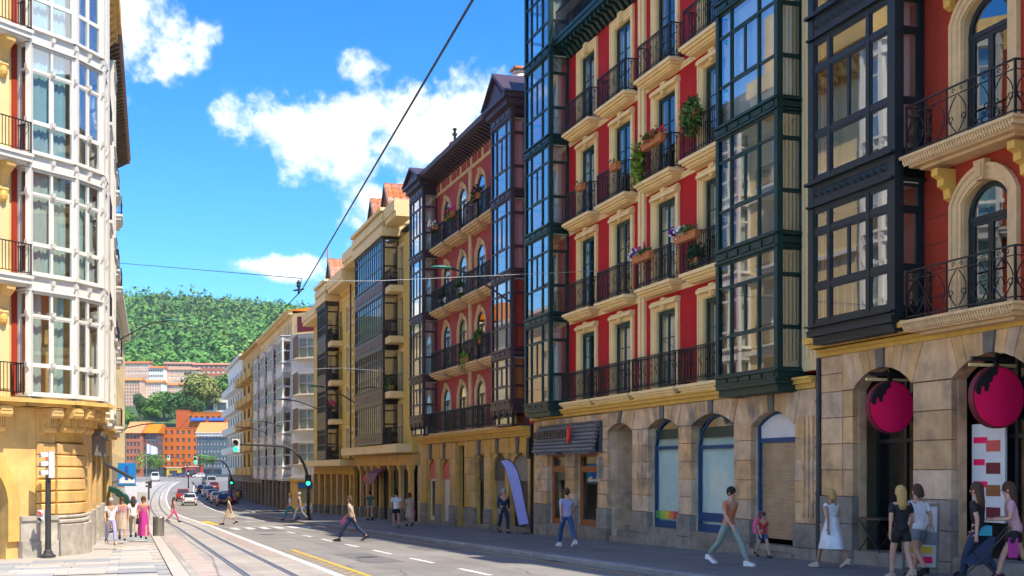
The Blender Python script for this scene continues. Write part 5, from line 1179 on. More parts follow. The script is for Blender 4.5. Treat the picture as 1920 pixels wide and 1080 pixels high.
far_building(302, 340, 722, 770, 830, 'far_pink', 'right wing of the long pale flats below the hill', 8, 8, wm='far_white', ww=.45, wh=.8, parts=False, roof='orange_tile', roofh=2)
for i, (a, c, t, bt, d, m, lab) in enumerate(((230, 279, 681, 716, 960, 'far_pink', 'brick coloured flats at the left end of the upper row'), (279, 306, 690, 720, 930, 'far_white', 'low white flats in the middle of the upper row'), (306, 372, 693, 722, 940, 'far_pink', 'wide pink flats right of the low white flats'), (306, 362, 682, 700, 1010, 'far_pink', 'highest brick flats below the woodland'), (360, 432, 684, 712, 1000, 'far_brick', 'dark brick flats at the right end of the upper row'))):
    far_building(a, c, t, bt, d, m, lab, 3, 8, wm='far_dark' if i % 2 else 'far_white', ww=.6, wh=.4, parts=False, roof='roof_tile', roofh=2)
# ------------------------------------------------------------------ street furniture and small things
M_('canopy_tile', (.16, .155, .165), .6, .2, 3)
M_('signal_white', (.62, .60, .57), .5, .06, 5); M_('lens_dark', (.03, .03, .03), .3, .1, 5)
M_('lens_red', (.8, .03, .02), .3, .05, 5, emit=.6); M_('lens_green', (.02, .8, .35), .3, .05, 5, emit=2.2); M_('cable', (.02, .02, .025), .6, .1, 5); M_('cable_light', (.35, .35, .36), .6, .1, 5)
M_('sign_sky', (.01, .22, .60), .5, .05, 4); M_('awning_green', (.01, .06, .04), .8, .1, 3); M_('flag_white', (.75, .75, .78), .8, .05, 3)
def signal_head(parent, loc, rz, m='signal_white', lit=0, n=3, s=1.0, name='signal_head'):
    """box with n hooded lenses facing local -y"""
    mb = MB(); h = .27 * n * s; mb.box(-.15 * s, .15 * s, -.05 * s, .12 * s, 0, h)
    for k in range(n):
        z = (k + .5) * .27 * s; P = [(math.cos(a) * .115 * s, math.sin(a) * .115 * s) for a in [math.pi * (-.1 + 1.2 * i / 8) for i in range(9)]]
        mb.loft([[(x, -.05 * s, z + q) for x, q in P], [(x, -.27 * s, z + q - .02) for x, q in P]], False, False)
    o = mb.ob(name, m, parent, loc, rz)
    for k in range(n):
        z = (k + .5) * .27 * s
        me = cached(('lens', k == lit, n - 1 - k, s), lambda: MB().loft([[(math.cos(a) * .1 * s, -.052 * s, math.sin(a) * .1 * s) for a in [i * math.pi / 5 for i in range(10)]], [(math.cos(a) * .08 * s, -.075 * s, math.sin(a) * .08 * s) for a in [i * math.pi / 5 for i in range(10)]]]).mesh('lens', ('lens_red' if k == n - 1 else 'lens_green') if k == lit else 'lens_dark'))
        ob('lens', me, o, (0, 0, z))
    return o
# left signal post in front of the corner building
p = (-14.99, 39.64); g = gz(*p)
o = empty('traffic_light', (*p, g - .13), 0, label='grey post with white signal box in front of the rounded corner', cat='traffic light')
mb = MB(); mb.lathe([(.24, 0), (.24, .05), (.16, .12), (.13, .2), (.10, .24), (.095, .6), (.085, 2.6)], (0, 0), 12); mb.ob('post', 'pole_grey', o, smooth=False)
signal_head(o, (0.02, 0, 2.56), R(-48), lit=2, n=3, s=1.05); signal_head(o, (-.2, -.05, 1.12), R(0), lit=1, n=2, s=.75, name='pedestrian_signal')
cube('bracket', 'pole_grey', o, -.16, 0, -.04, .04, 1.25, 1.3)
# mast arm over the road
def mast(p, rz, arm, h, label, group=None, s=1.0):
    o = empty('traffic_light', p, rz, label=label, cat='traffic light', group=group)
    pts = [(0, 0, 0), (0, 0, h * .45)] + [(-arm * .38 * (1 - math.cos(a)), 0, h * .45 + (h * .53) * math.sin(a)) for a in [i * math.pi / 16 for i in range(1, 9)]] + [(-arm, 0, h)]
    mb = MB(); mb.tube(pts, [.12 * s, .11 * s] + [.1 * s - .004 * i for i in range(8)] + [.05 * s], 8); mb.lathe([(.2 * s, 0), (.2 * s, .12), (.13 * s, .3)], (0, 0), 10); mb.ob('mast', 'pole_grey', o, smooth=True)
    signal_head(o, (-arm, -.02, h - .52), 0, lit=0, n=2, s=1.6 * s); signal_head(o, (0, -.1, h * .45), 0, 'pole_grey', lit=0, n=2, s=1.35 * s)
    return o
p = (-13.11, 78.92); mast((*p, gz(*p)), R(8), 4.55, 4.85, 'curved mast arm carrying green signals over the road at the crossing')
p = st(150, 13.6); mast(p, R(10), 4.2, 5.4, 'distant curved mast with green signals beside the queue of cars', s=1.0)
p = st(230, 9.0 + veer(230)); mast(p, R(8), 3.5, 5.6, 'farthest signal mast near the orange block', s=1.0)
p = at(279, 938, 92); o = empty('pedestrian_signal', (p[0], 92, p[2]), 0, label='black pedestrian signal on a dark post beyond the litter bin', cat='traffic light')
mb = MB(); mb.tube([(0, 0, 0), (0, 0, 1.25)], .06, 8); mb.ob('post', 'pole_grey', o); signal_head(o, (.05, 0, .9), R(-50), 'pole_grey', lit=9, n=2, s=1.0)
p = at(225, 960, 70); o = empty('road_sign', (p[0], 70, gz(p[0], 70) - .13), 0, label='round pale road sign seen from behind on a thin post, left pavement', cat='road sign')
MB().tube([(0, 0, 0), (0, 0, 2.4)], .03, 6).ob('post', 'steel', o); MB().loft([[(math.cos(a) * .3, -.02, 2.1 + math.sin(a) * .3) for a in [i * math.pi / 8 for i in range(16)]], [(math.cos(a) * .3, .0, 2.1 + math.sin(a) * .3) for a in [i * math.pi / 8 for i in range(16)]]]).ob('disc', 'signal_white', o)
# litter bin
p = (-16.53, 57.43); o = empty('litter_bin', (*p, gz(*p) - .13), 0, label='cylindrical steel litter bin at the edge of the left pavement', cat='litter bin')
mb = MB(); mb.lathe([(.2, 0), (.215, .03), (.215, .88), (.2, .9), (.14, .9), (.14, .84), (.02, .84)], (0.03, 0), 16); mb.ob('drum', 'steel', o, smooth=False); MB().tube([(-.24, .0, 0), (-.24, 0, .92)], .04, 6).ob('post', 'pole_grey', o); MB().box(-.24, -.1, -.03, .03, .6, .66).ob('bracket', 'pole_grey', o)
# litter of signs on the far left pavement
for px, y0, w, h, d, m, lab in ((268, 915, 1.0, 1.5, 110, 'signal_white', 'white notice board beyond the pedestrian signal'), (248, 915, .9, .7, 120, 'sign_sky', 'small blue panel at the far left pavement')):
    q = at(px, y0, d); o = empty('notice_board', (q[0], d, gz(q[0], d) - .13), 0, label=lab, cat='sign'); cube('panel', m, o, -w / 2, w / 2, -.05, .05, .6, .6 + h); cube('post', 'pole_grey', o, -.04, .04, -.03, .03, 0, .6)
# lamps on brackets
def lamp(fx, x, y, z, reach, label, rise=.5, m='lamp_green', s=1.0):
    q = fx.xy(x, y); o = empty('street_lamp', (*q, z), fx.rz, label=label, cat='street lamp', group='bracket street lamps')
    mb = MB(); mb.tube([(0, 0, -.5 * s), (0, -reach * .3, .0), (0, -reach * .7, rise * .8), (0, -reach, rise)], .04 * s, 6); mb.box(-.06, .06, -.04, .1, -.75 * s, -.25 * s); mb.ob('arm', 'pole_grey', o)
    mb = MB(); mb.loft([[(math.cos(a) * w, -reach + .25 - u, rise + (math.sin(a) * hgt if math.sin(a) > 0 else math.sin(a) * .03)) for a in [i * math.pi / 5 for i in range(10)]] for u, w, hgt in ((0, .04, .03), (.2, .12, .07), (.5, .17, .10), (.8, .14, .08), (1.0, .03, .02))]); mb.ob('lamp_head', m, o, smooth=True)
    return o
lamp(FB, -.5, -.85, 9.15, 2.6, 'green street lamp on the rose building beside its near bay', .75)
lamp(FY, -16.9, -.1, 7.1, 2.6, 'green street lamp in the middle of the yellow building', .7)
lamp(FY, -30.2, -.1, 7.0, 3.2, 'dark street lamp at the far end of the yellow building', .6, 'pole_grey')
lamp(FW, -1, -.2, 6.2, 3.0, 'green street lamp on the white corner building', .5)
lamp(FW, -17, -.2, 6.2, 3.2, 'dark street lamp on the flank of the white building', .4, 'pole_grey')
lamp(FL, 13.0, -.1, 8.6, 3.0, 'green street lamp reaching out from the left corner building', .9)
lamp(FL, 30.0, -.1, 4.6, 2.4, 'green street lamp low on the plain cream building', .3)
# hanging blue sign, awnings on the left flank
q = FL.xy(26.5, -.35); o = empty('hanging_sign', (*q, 1.0), FL.rz, label='square blue hanging sign with a white wave on the left flank', cat='sign')
cube('board', 'sign_sky', o, -.05, .05, -1.05, 0, .0, 1.35); mb = MB()
mb.prism_x([(-1.0, .12), (-.1, .12), (-.1, .35), (-.3, .52), (-.5, .4), (-.7, .5), (-1.0, .34)], -.062, -.05); mb.ob('wave', 'flag_white', o); mb = MB(); mb.prism_x([(-.62, .3), (-.42, .3), (-.42, 1.15), (-.5, 1.2), (-.62, 1.15)], -.066, -.05); mb.ob('mark', 'awning_blue', o); cube('rim', 'pole_grey', o, -.045, .06, -1.1, .05, -.05, 0)
q = FL.xy(14, -.02); o = MB().prism_x([(0, 2.9), (-1.35, 2.15), (-1.35, 2.0), (0, 2.75)], 0, 4.4).ob('awning', 'pole_grey', None, (*q, -.6), FL.rz, label='grey slanted awning on the left flank', cat='awning')
q = FL.xy(20, -.02); mb = MB(); mb.prism_x([(0, 1.6), (-.5, 1.45), (-1.0, 1.0), (-1.2, .4), (-1.1, .4), (-.4, 1.2), (0, 1.3)], 0, 4.0); mb.ob('awning', 'awning_green', None, (*q, -.6), FL.rz, label='dark green rounded awning on the left flank', cat='awning')
# wires
def wire(pts, r, label, m='cable', sag=.0, name='overhead_wire'):
    P = []
    for a, c in zip(pts, pts[1:]):
        for i in range(8): t = i / 8; P.append(tuple(a[k] + (c[k] - a[k]) * t - (sag * 4 * t * (1 - t) if k == 2 else 0) for k in range(3)))
    P.append(tuple(pts[-1])); return MB().tube(P, r, 5).ob(name, m, None, label=label, cat='wire')
wA = at(930, -75, 12.1); wB = at(565, 545, 34.8); wC = at(488, 625, 45.5); wD = at(330, 812, 150)
wire([wA, wB, wC, wD], .016, 'thick black tram wire running down the street overhead')
w1 = (*FB.xy(6.7, -.05), at(1130, 508, FB.xy(6.7, -.05)[1])[2]); w2 = at(560, 545, 35.2); w3 = (*FL.xy(14.5, -.05), at(215, 491, FL.xy(14.5, -.05)[1])[2])
wire([w1, at(700, 527, 37), at(600, 527, 36), w2], .011, 'light span wire from the red facade to the tram wire', 'cable_light')
wire([w2, at(566, 522, 35.2), w3], .012, 'thin dark span wire from the tram wire to the left building')
wire([(*FB.xy(-12.5, -.05), 6.6), at(640, 690, 58), at(560, 693, 56)], .010, 'faint lower span wire crossing in front of the rose building', 'cable_light')
mb = MB(); mb.tube([(0, 0, -.1), (0, 0, .3)], .03, 6); mb.lathe([(.05, .1), (.07, .14), (.05, .18), (.07, .22), (.05, .26)], (0, 0), 8); mb.tube([(-.15, 0, 0), (.15, 0, .05)], .025, 6); mb.ob('wire_insulator', 'cable', None, w2, 0, label='small insulator where the span wires meet the tram wire', cat='insulator')
q = FW.xy(-4, 4); mb = MB(); mb.tube([(0, 0, 0), (0, 0, 6.2)], [.12, .04], 6)
for k in range(5): mb.tube([(-.5 + .08 * k, 0, 2.5 + k * .7), (.5 - .08 * k, 0, 2.5 + k * .7)], .03, 4)
mb.ob('roof_antenna', 'coral', None, (*q, 18.2), label='thin red and white antenna on the white building roof', cat='antenna')
def chimney(fx, x, y, z, lab, cowl, s=1.0):
    q = fx.xy(x, y); o = empty('chimney', (*q, z), fx.rz, label=lab, cat='chimney'); o.scale = (s, s, s); mb = MB(); mb.box(-.55, .55, -.45, .45, -2.2, .2); mb.box(-.65, .65, -.55, .55, .2, .32); mb.ob('stack', 'chimney_brick', o)
    for k in range(5): MB().lathe([(.36 - .01 * k, .32 + k * .2), (.42 - .01 * k, .36 + k * .2), (.36, .50 + k * .2)], (0, 0), 10).ob('pot_ring', 'far_white' if k % 2 else 'chimney_brick', o)
    MB().box(-.45, .45, -.4, .4, 1.34, 1.46).ob('cap', 'roof_tile', o)
    if cowl: mb = MB(); mb.lathe([(.12, 1.46), (.12, 2.0), (.24, 2.05), (.24, 2.2), (.12, 2.25), (.12, 2.5), (.26, 2.55), (.02, 2.7)], (0, 0), 8); mb.ob('cowl', 'pole_grey', o)
chimney(FB, -14.9, .8, 18.0, 'striped chimney with a black cowl on the rose building', True, .62); chimney(FB, -4.9, 1.0, 18.4, 'striped chimney beside the red building tall bay', False, .85)
# shop things on the right
def disc_sign(x, z, r, lab):
    q = FB.xy(x, -.05); o = empty('round_sign', (*q, z), FB.rz + R(90), label=lab, cat='sign', group='pink round signs')
    # the sign hangs at right angles to the wall; its edge is bitten off at the upper left with drips
    P = []
    for i in range(40):
        a = 2 * math.pi * i / 40; rr = r
        P.append((math.cos(a) * rr, math.sin(a) * rr))
    MB().prism_y(P, -.09, .09).ob('disc', 'pink_sign', o)
    n_ = 14; Q = [(math.cos(a) * (r + .012), math.sin(a) * (r + .012)) for a in [R(94) + R(74) * i / n_ for i in range(n_ + 1)]]
    low = [(x * r, z * r) for x, z in ((-.88, .06), (-.78, .08), (-.74, .34), (-.64, .36), (-.60, .18), (-.48, .18), (-.43, .48), (-.32, .50), (-.27, .70), (-.12, .74))]
    MB().prism_y(Q + low, -.105, .105).ob('drip', 'iron', o)
    MB().prism_y([(math.cos(a) * (r + .03), math.sin(a) * (r + .03)) for a in [2 * math.pi * i / 40 for i in range(40)]], -.07, .07).ob('rim', 'burgundy', o)
    mb = MB(); mb.box(-r * 1.0, r * .5, -.03, .03, r + .12, r + .2); mb.box(-.04, .04, -.03, .03, r - .1, r + .6); mb.ob('bracket', 'iron', o)
    mb = MB(); mb.box(-r * 1.0, r * 1.1, .05, .1, r + .02, r + .08); mb.ob('bar', 'cream_trim', o); return o
disc_sign(23.62, 3.26, .55, 'pink round sign hanging in the left archway'); disc_sign(27.0, 3.28, .57, 'pink round sign hanging in the right archway')
q = FB.xy(26.34, .3); o = empty('menu_panel', (*q, .85), FB.rz, label='tall white menu panel with pink strips in the right archway', cat='menu panel'); cube('board', 'menu_white', o, -.48, .48, 0, .05, 0, 1.95)
for k in range(4): cube('strip', 'pink_sign', o, -.42, -.1 + .08 * (k % 2), -.012, 0, .25 + k * .44, .37 + k * .44); cube('picture', ['burgundy', 'orange_wood', 'burgundy', 'coral'][k], o, -.05, .35, -.012, 0, .08 + k * .44, .3 + k * .44)
q = FB.xy(25.95, -1.0); o = empty('pavement_sign', (*q, FB.gz(25.95, -1.0)), FB.rz + R(62), label='grey framed pavement board leaning by the pier right of the first archway', cat='sign')
mb = MB(); 
for s in (-1, 1): mb.M = Matrix.Rotation(R(9 * s), 4, 'X'); mb.box(-.34, -.29, -.02, .02, 0, 1.45); mb.box(.29, .34, -.02, .02, 0, 1.45); mb.box(-.29, .29, -.02, .02, 1.39, 1.45); mb.box(-.29, .29, -.02, .02, .1, .16)
mb.M = None; mb.ob('frame', 'steel', o)
c = cube('sheet', 'menu_white', o, -.29, .29, -.13, -.12, .16, 1.39); c.rotation_euler.x = R(9)
for k in range(4): c = cube('strip', ['pink_sign', 'yellow_tile', 'pink_sign', 'coral'][k], o, -.25, .2, -.2 + .03 * k, -.19 + .03 * k, .25 + k * .2, .38 + k * .2)
q = FB.xy(23.0, .1); o = empty('folding_table', (*q, FB.gz(23) + .3), FB.rz, label='dark folding table standing in the left archway', cat='table'); cube('top', 'bronze_frame', o, -.5, .5, -.3, .3, .72, .76)
mb = MB()
for s in (-1, 1): mb.tube([(-.4, s * .25, 0), (.4, s * .25, .72)], .015, 5); mb.tube([(.4, s * .25, 0), (-.4, s * .25, .72)], .015, 5)
mb.ob('legs', 'iron', o)
# feather flag
q = FB.xy(-.35, -.75); o = empty('feather_flag', (*q, FB.gz(-.35, -.75)), FB.rz + R(58), label='lilac feather flag leaning in front of the rose building', cat='flag')
L_ = [(.02, 2.95), (.30, 2.98), (.55, 2.82), (.72, 2.5), (.86, 2.0), (1.02, 1.2), (1.2, .42), (.78, .36), (.62, 1.1), (.45, 1.9), (.25, 2.6)]
mb = MB(); vs = [(x - .6, .03 * math.sin(z * 5), z) for x, z in L_]; mb.loft([vs, [(x, y + .012, z) for x, y, z in vs]]); mb.ob('cloth', 'lilac', o)
mb = MB(); mb.tube([(.66, 0, 0), (.62, .01, .4), (.42, .01, 1.2), (.28, .01, 2.0), (.1, .01, 2.62), (-.1, .01, 2.9), (-.35, .01, 3.02), (-.58, .01, 2.96)], .018, 6); mb.box(.4, .9, -.2, .2, 0, .06); mb.ob('pole', 'iron', o)
# tiled canopy board over the restaurant
q = FB.xy(1.25, -.18); o = empty('shop_sign', (*q, 2.5), FB.rz, label='dark grey tiled canopy board above the timber restaurant front', cat='sign')
for k in range(7):
    z = .12 + k * .135; mb = MB(); n_ = 26; rings = []
    for i in range(n_ + 1): x = 6.25 * i / n_; r = .066 + .012 * math.sin(i * 3.1); rings.append([(x, -.12 - (7 - k) * .03 + r * math.cos(a) * 1.1, z + r * math.sin(a)) for a in [j * math.pi / 4 for j in range(8)]])
    mb.loft(rings).ob('tile_row', 'canopy_tile', o)
cube('backing', 'far_dark', o, 0, 6.25, -.1, 0, .0, 1.1)
for k in range(11): cube('character', 'iron', o, .35 + k * .32, .57 + k * .32, -.42, -.40, .62 + .02 * (k % 2), .86)
MB().prism_y([(3.95, .5), (4.15, .35), (4.3, .62), (4.2, 1.0), (4.05, .95)], -.46, -.38).ob('emblem', 'red_sign', o)
for k in range(24): 
    if k in (10, 11, 12): continue
    ob('tile_end', cached('tend', lambda: MB().prism_x([(0, 0), (-.3, -.02), (-.3, -.14), (0, -.1)], -.06, .06).mesh('tile_end', 'canopy_tile')), o, (.35 + k * .24, -.05, .1))
# planters on the balconies
def planter(fx, x, y, z, lab, L=.9, pots='terracotta', fol=None, bl=None, fern=0, seed=1, drop=0.0, group='plants on the balconies'):
    rg = random.Random(seed); q = fx.xy(x, y); o = empty('flower_box', (*q, z), fx.rz, label=lab, cat='planter', group=group)
    if pots:
        mb = MB(); mb.loft([[(-L / 2 + i * .03 * 0 + (.05 if i == 0 else 0), -.09, 0 if i == 0 else .2), (L / 2 - (.05 if i == 0 else 0), -.09, 0 if i == 0 else .2), (L / 2 - (.05 if i == 0 else 0), .09, 0 if i == 0 else .2), (-L / 2 + (.05 if i == 0 else 0), .09, 0 if i == 0 else .2)] for i in (0, 1)]); mb.box(-L / 2 - .015, L / 2 + .015, -.105, .105, .18, .22); mb.ob('trough', pots, o)
    if fol:
        mb = MB(); m, n, rx, rz_, s = fol; leaves(mb, (fern, 0, .28), (L * rx, .22, rz_), n, s, rg, drop); mb.ob('foliage', m, o)
    for m, n, off, spread in bl or ():
        mb = MB()
        for _ in range(n): c = (off + rg.gauss(0, spread), rg.gauss(-.05, .08), .33 + rg.gauss(0, .07)); mb.sphere(c, rg.uniform(.03, .055), 5, 4)
        mb.ob('blossoms', m, o)
    return o
Z3, Z2 = 11.75, 8.45
planter(FB, 12.35, -.5, Z3, 'red geraniums and trailing fern on the second highest balcony of the red facade', 1.5, 'terracotta', ('leaf', 420, .45, .22, .07), (('flower_red', 46, .25, .38),), 0, 1)
planter(FB, 11.2, -.5, Z3 - .15, 'feathery green fern hanging beside the red geraniums', .5, None, ('leaf_lime', 700, .7, .38, .09), None, 0, 2, .75)
planter(FB, 14.9, -.5, Z3 + .1, 'bushy green plant on the balcony next to the dark green near bay', .8, 'terracotta', ('leaf', 900, .62, .5, .09), (('flower_red', 14, -.3, .12),), 0, 3, .35)
planter(FB, 11.6, -.5, Z2 - .08, 'terracotta trough with white and purple flowers under the geraniums', 1.3, 'terracotta', ('leaf', 200, .4, .16, .06), (('flower_purple', 34, -.2, .25), ('flower_white', 22, -.5, .15), ('flower_pink', 10, .1, .15)), 0, 4)
planter(FB, 14.65, -.5, Z2, 'terracotta trough of white flowers beside the near green bay', 1.4, 'terracotta', ('leaf', 240, .4, .18, .06), (('flower_white', 26, -.45, .18), ('flower_purple', 22, -.7, .15)), 0, 5)
planter(FB, 14.9, -.35, 7.7, 'dark green pot plant standing behind the railing beside the near green bay', .5, 'terracotta', ('leaf_dark', 400, .8, .4, .09), None, 0, 6)
planter(FB, 6.3, -.5, Z3 - .05, 'small empty terracotta trough on the leftmost red facade balcony', .6, 'terracotta', ('leaf_dark', 40, .4, .08, .05), None, 0, 7)
planter(FB, 9.4, -.5, Z3 - .05, 'small terracotta trough on the second red facade balcony from left', .6, 'terracotta', ('leaf_dark', 50, .4, .08, .05), None, 0, 8)
planter(FB, -13.9, -.55, 14.05, 'red and white flowers at the top left balcony of the rose facade', 1.2, 'terracotta', ('leaf_dark', 240, .5, .25, .08), (('flower_red', 26, -.5, .2), ('flower_white', 24, .1, .2)), 0, 9, .3)
planter(FB, -10.9, -.55, 14.1, 'pink flowers on the top middle balcony of the rose facade', 1.6, 'terracotta', ('leaf', 260, .5, .22, .08), (('flower_pink', 40, 0, .5),), 0, 10, .25)
planter(FB, -6.6, -.5, 14.1, 'dark shrub at the top right balcony of the rose facade', 1.0, 'terracotta', ('leaf_dark', 420, .6, .4, .09), (('flower_pink', 8, 0, .3),), 0, 11)
planter(FB, -12.6, -.4, 10.2, 'tall green pot plants on the middle left balcony of the rose facade', 1.4, 'board_white', ('leaf_dark', 420, .6, .55, .1), None, 0, 12)
planter(FB, -9.6, -.4, 10.3, 'pale potted plant on the middle balcony of the rose facade', .8, 'board_white', ('leaf', 300, .6, .6, .09), None, 0, 13)
planter(FB, -8.4, -.5, 6.9, 'yellow-green plant spilling through the lowest rose facade railing', 1.2, 'terracotta', ('leaf_lime', 420, .55, .42, .08), None, 0, 14, .25)
planter(FB, -6.5, -.4, 7.6, 'grey-green bush at the right end of the lower rose facade balcony', 1.1, 'terracotta', ('leaf', 420, .6, .4, .08), None, 0, 15)
planter(FY, -2.9, -.7, 6.75, 'grassy plant in a yellow pot on the yellow building balcony', 1.2, 'yellow_tile', ('leaf', 420, .55, .5, .1), None, 0, 16)
planter(FY, -24.0, -.6, 6.75, 'pink flowers on the far balcony of the yellow building', 1.2, 'terracotta', ('leaf_dark', 160, .5, .35, .08), (('flower_pink', 60, 0, .3),), 0, 17, .2)

p = at(275, 880, 300); o = empty('flagpole', (p[0], 300, gz(p[0], 300) - .13), 0, label='white and red flag on a tall pole at the far plaza', cat='flag'); MB().tube([(0, 0, 0), (0, 0, 9.5)], .08, 6).ob('pole', 'steel', o)
mb = MB(); n_ = 10; rings = [[(i * .28, .2 * math.sin(i), 9.2 - i * .12), (i * .28, .2 * math.sin(i), 6.6 + .1 * math.sin(i) - i * .02)] for i in range(n_ + 1)]; mb.loft(rings, False, False); mb.ob('cloth', 'flag_white', o); mb = MB(); mb.loft([[(i * .12, -.05, 10.4 - i * .35), (i * .12, -.05, 9.0)] for i in range(5)], False, False); mb.ob('red_corner', 'red_sign', o)
# ------------------------------------------------------------------ vehicles
M_('tyre', (.015, .015, .016), .85, .1, 8); M_('rim', (.45, .45, .46), .3, .05, 6, metal=.8); M_('car_glass', (.02, .026, .03), .06, .05, 2, spec=.8); M_('tail_red', (.55, .02, .015), .25, .05, 5, emit=.25); M_('lamp_white', (.75, .75, .72), .2, .05, 5); M_('bumper', (.03, .03, .032), .6, .1, 5)
for nm, c in dict(car_white=(.70, .69, .66), car_black=(.018, .018, .022), car_red=(.30, .02, .025), car_silver=(.40, .41, .42), car_blue=(.04, .08, .20), car_green=(.03, .10, .08), car_grey=(.12, .12, .13)).items(): M_(nm, c, .22, .03, 2, spec=.6)
def car(p, rz, m, kind, label, group='cars queuing on the road'):
    o = empty('parked_car' if 'parked' in label else 'car', p, rz, label=label, cat='van' if kind == 'van' else 'car', group=group)
    L, W, H_, belt = {'hatch': (3.95, .86, 1.47, .90), 'sedan': (4.5, .89, 1.44, .92), 'suv': (4.4, .92, 1.66, 1.02), 'van': (5.0, .98, 2.15, 1.15)}[kind]; h = L / 2
    def body():
        mb = MB()
        S = [(-h, .80, .38, belt - .12), (-h + .08, .93, .24, belt - .02), (-h + .5, 1.0, .20, belt), (0, 1.0, .19, belt), (h - 1.2, 1.0, .2, belt - .02), (h - .5, .96, .2, belt - .14), (h - .08, .86, .26, belt - .26), (h, .72, .36, belt - .38)]
        mb.loft([[(-W * f * .96, y, zb), (-W * f, y, zb + .22), (-W * f, y, zt - .16), (-W * f * .92, y, zt), (W * f * .92, y, zt), (W * f, y, zt - .16), (W * f, y, zb + .22), (W * f * .96, y, zb)] for y, f, zb, zt in S]); return mb.mesh('body', m, False)
    ob('body', cached(('cb', kind, m), body), o)
    yr, yf, yf0 = {'hatch': (-h + .28, .35, 1.05), 'sedan': (-h + 1.15, .25, 1.0), 'suv': (-h + .25, .5, 1.15), 'van': (-h + .12, h - 1.3, h - .6)}[kind]; yr0 = yr - (.22 if kind != 'sedan' else .55)
    def cab():
        mb = MB(); mb.loft([[(-W * .92, yr0, belt - .03), (-W * .92, yf0, belt - .05), (W * .92, yf0, belt - .05), (W * .92, yr0, belt - .03)], [(-W * .76, yr, H_ - .06), (-W * .76, yf, H_ - .06), (W * .76, yf, H_ - .06), (W * .76, yr, H_ - .06)], [(-W * .66, yr + .12, H_), (-W * .66, yf - .12, H_), (W * .66, yf - .12, H_), (W * .66, yr + .12, H_)]]); return mb.mesh('cabin', m, False)
    ob('cabin', cached(('cc', kind, m), cab), o)
    def rear(): 
        a, c = .16, .86; e = .012; return MB().add([(-W * .8, yr0 + (yr - yr0) * a - e, belt + (H_ - belt) * a), (W * .8, yr0 + (yr - yr0) * a - e, belt + (H_ - belt) * a), (W * .68, yr0 + (yr - yr0) * c - e, belt + (H_ - belt) * c), (-W * .68, yr0 + (yr - yr0) * c - e, belt + (H_ - belt) * c)], [(0, 1, 2, 3)]).mesh('rear_window', 'car_glass')
    ob('rear_window', cached(('cr', kind), rear), o)
    def frontw():
        a, c = .1, .88; e = .012; return MB().add([(-W * .8, yf0 + (yf - yf0) * a + e, belt + (H_ - belt) * a), (W * .8, yf0 + (yf - yf0) * a + e, belt + (H_ - belt) * a), (W * .7, yf0 + (yf - yf0) * c + e, belt + (H_ - belt) * c), (-W * .7, yf0 + (yf - yf0) * c + e, belt + (H_ - belt) * c)], [(3, 2, 1, 0)]).mesh('windscreen', 'car_glass')
    ob('windscreen', cached(('cf', kind), frontw), o)
    for s in (-1, 1):
        def sidew(s=s):
            mb = MB(); za, zb = belt + .04, H_ - .12
            for t0, t1 in ((.06, .47), (.51, .93)):
                f = lambda t, z: (s * (W * .92 - W * .16 * (z - belt) / (H_ - belt) + .012), (yr0 + (yr - yr0) * (z - belt) / (H_ - belt)) * (1 - t) + (yf0 + (yf - yf0) * (z - belt) / (H_ - belt)) * t, z)
                mb.add([f(t0, za), f(t1, za), f(t1, zb), f(t0, zb)], [(0, 1, 2, 3)])
            return mb.mesh('side_window', 'car_glass')
        ob('side_window', cached(('cs', kind, s), sidew), o)
        ob('tail_light', unit('tail_red'), o, (s * W * .74, -h + .03, belt - .18 if kind != 'hatch' else belt - .1), 0, (.22, .12, .2)); ob('headlight', unit('lamp_white'), o, (s * W * .6, h - .08, belt - .42), 0, (.3, .12, .14))
        ob('mirror', unit(m), o, (s * (W + .08), yf0 - .25, belt + .05), 0, (.16, .1, .12))
        for y in (-h + .75, h - .8):
            wme = cached('wheel', lambda: (lambda mb: (setattr(mb, 'M', Matrix.Rotation(R(90), 4, 'Y')), mb.lathe([(.2, -.1), (.31, -.1), (.315, -.06), (.315, .06), (.31, .1), (.2, .1)], (0, 0), 14), mb.mesh('wheel', 'tyre'))[2])(MB()))
            w = ob('wheel', wme, o, (s * (W - .08), y, .315)); rme = cached('rimm', lambda: (lambda mb: (setattr(mb, 'M', Matrix.Rotation(R(90), 4, 'Y')), mb.lathe([(.02, -.115), (.2, -.11), (.2, .11), (.02, .115)], (0, 0), 10), mb.mesh('rim', 'rim'))[2])(MB()))
            ob('rim', rme, w, (0, 0, 0))
    ob('bumper', unit('bumper'), o, (0, -h + .02, .42), 0, (W * 1.5, .14, .16)); ob('number_plate', unit('menu_white'), o, (0, -h - .01 + (.0 if kind != 'sedan' else -.0), .68), 0, (.5, .03, .11))
    return o
def road_at(px, py, d):
    X = (px - CX) / F * d; return (X, d, gz(X, d) - .124)
RH = STREET_ROT - R(2.5)
car(road_at(355, 944, 149), RH, 'car_white', 'hatch', 'white hatchback seen from behind in the middle lane')
car(road_at(343, 934, 165), RH, 'car_red', 'suv', 'dark red car just ahead of the white hatchback')
for px, d, m, k, lab in ((420, 146, 'car_black', 'sedan', 'black saloon at the tail of the right-hand queue'), (431, 152, 'car_red', 'hatch', 'red car half hidden at the kerb beside the black saloon'), (407, 158, 'car_white', 'hatch', 'white car second from the tail of the queue'), (399, 171, 'car_silver', 'hatch', 'silver car third from the tail of the queue'), (390, 185, 'car_white', 'suv', 'white car in the middle of the right-hand queue'), (379, 196, 'car_black', 'hatch', 'dark hatchback left of the queue'), (401, 215, 'car_red', 'hatch', 'small dark red car ahead in the kerb lane'), (396, 236, 'car_silver', 'van', 'silver van near the head of the queue'), (387, 255, 'car_green', 'suv', 'dark green car at the head of the queue')):
    car(road_at(px, 940, d), RH, m, k, lab)
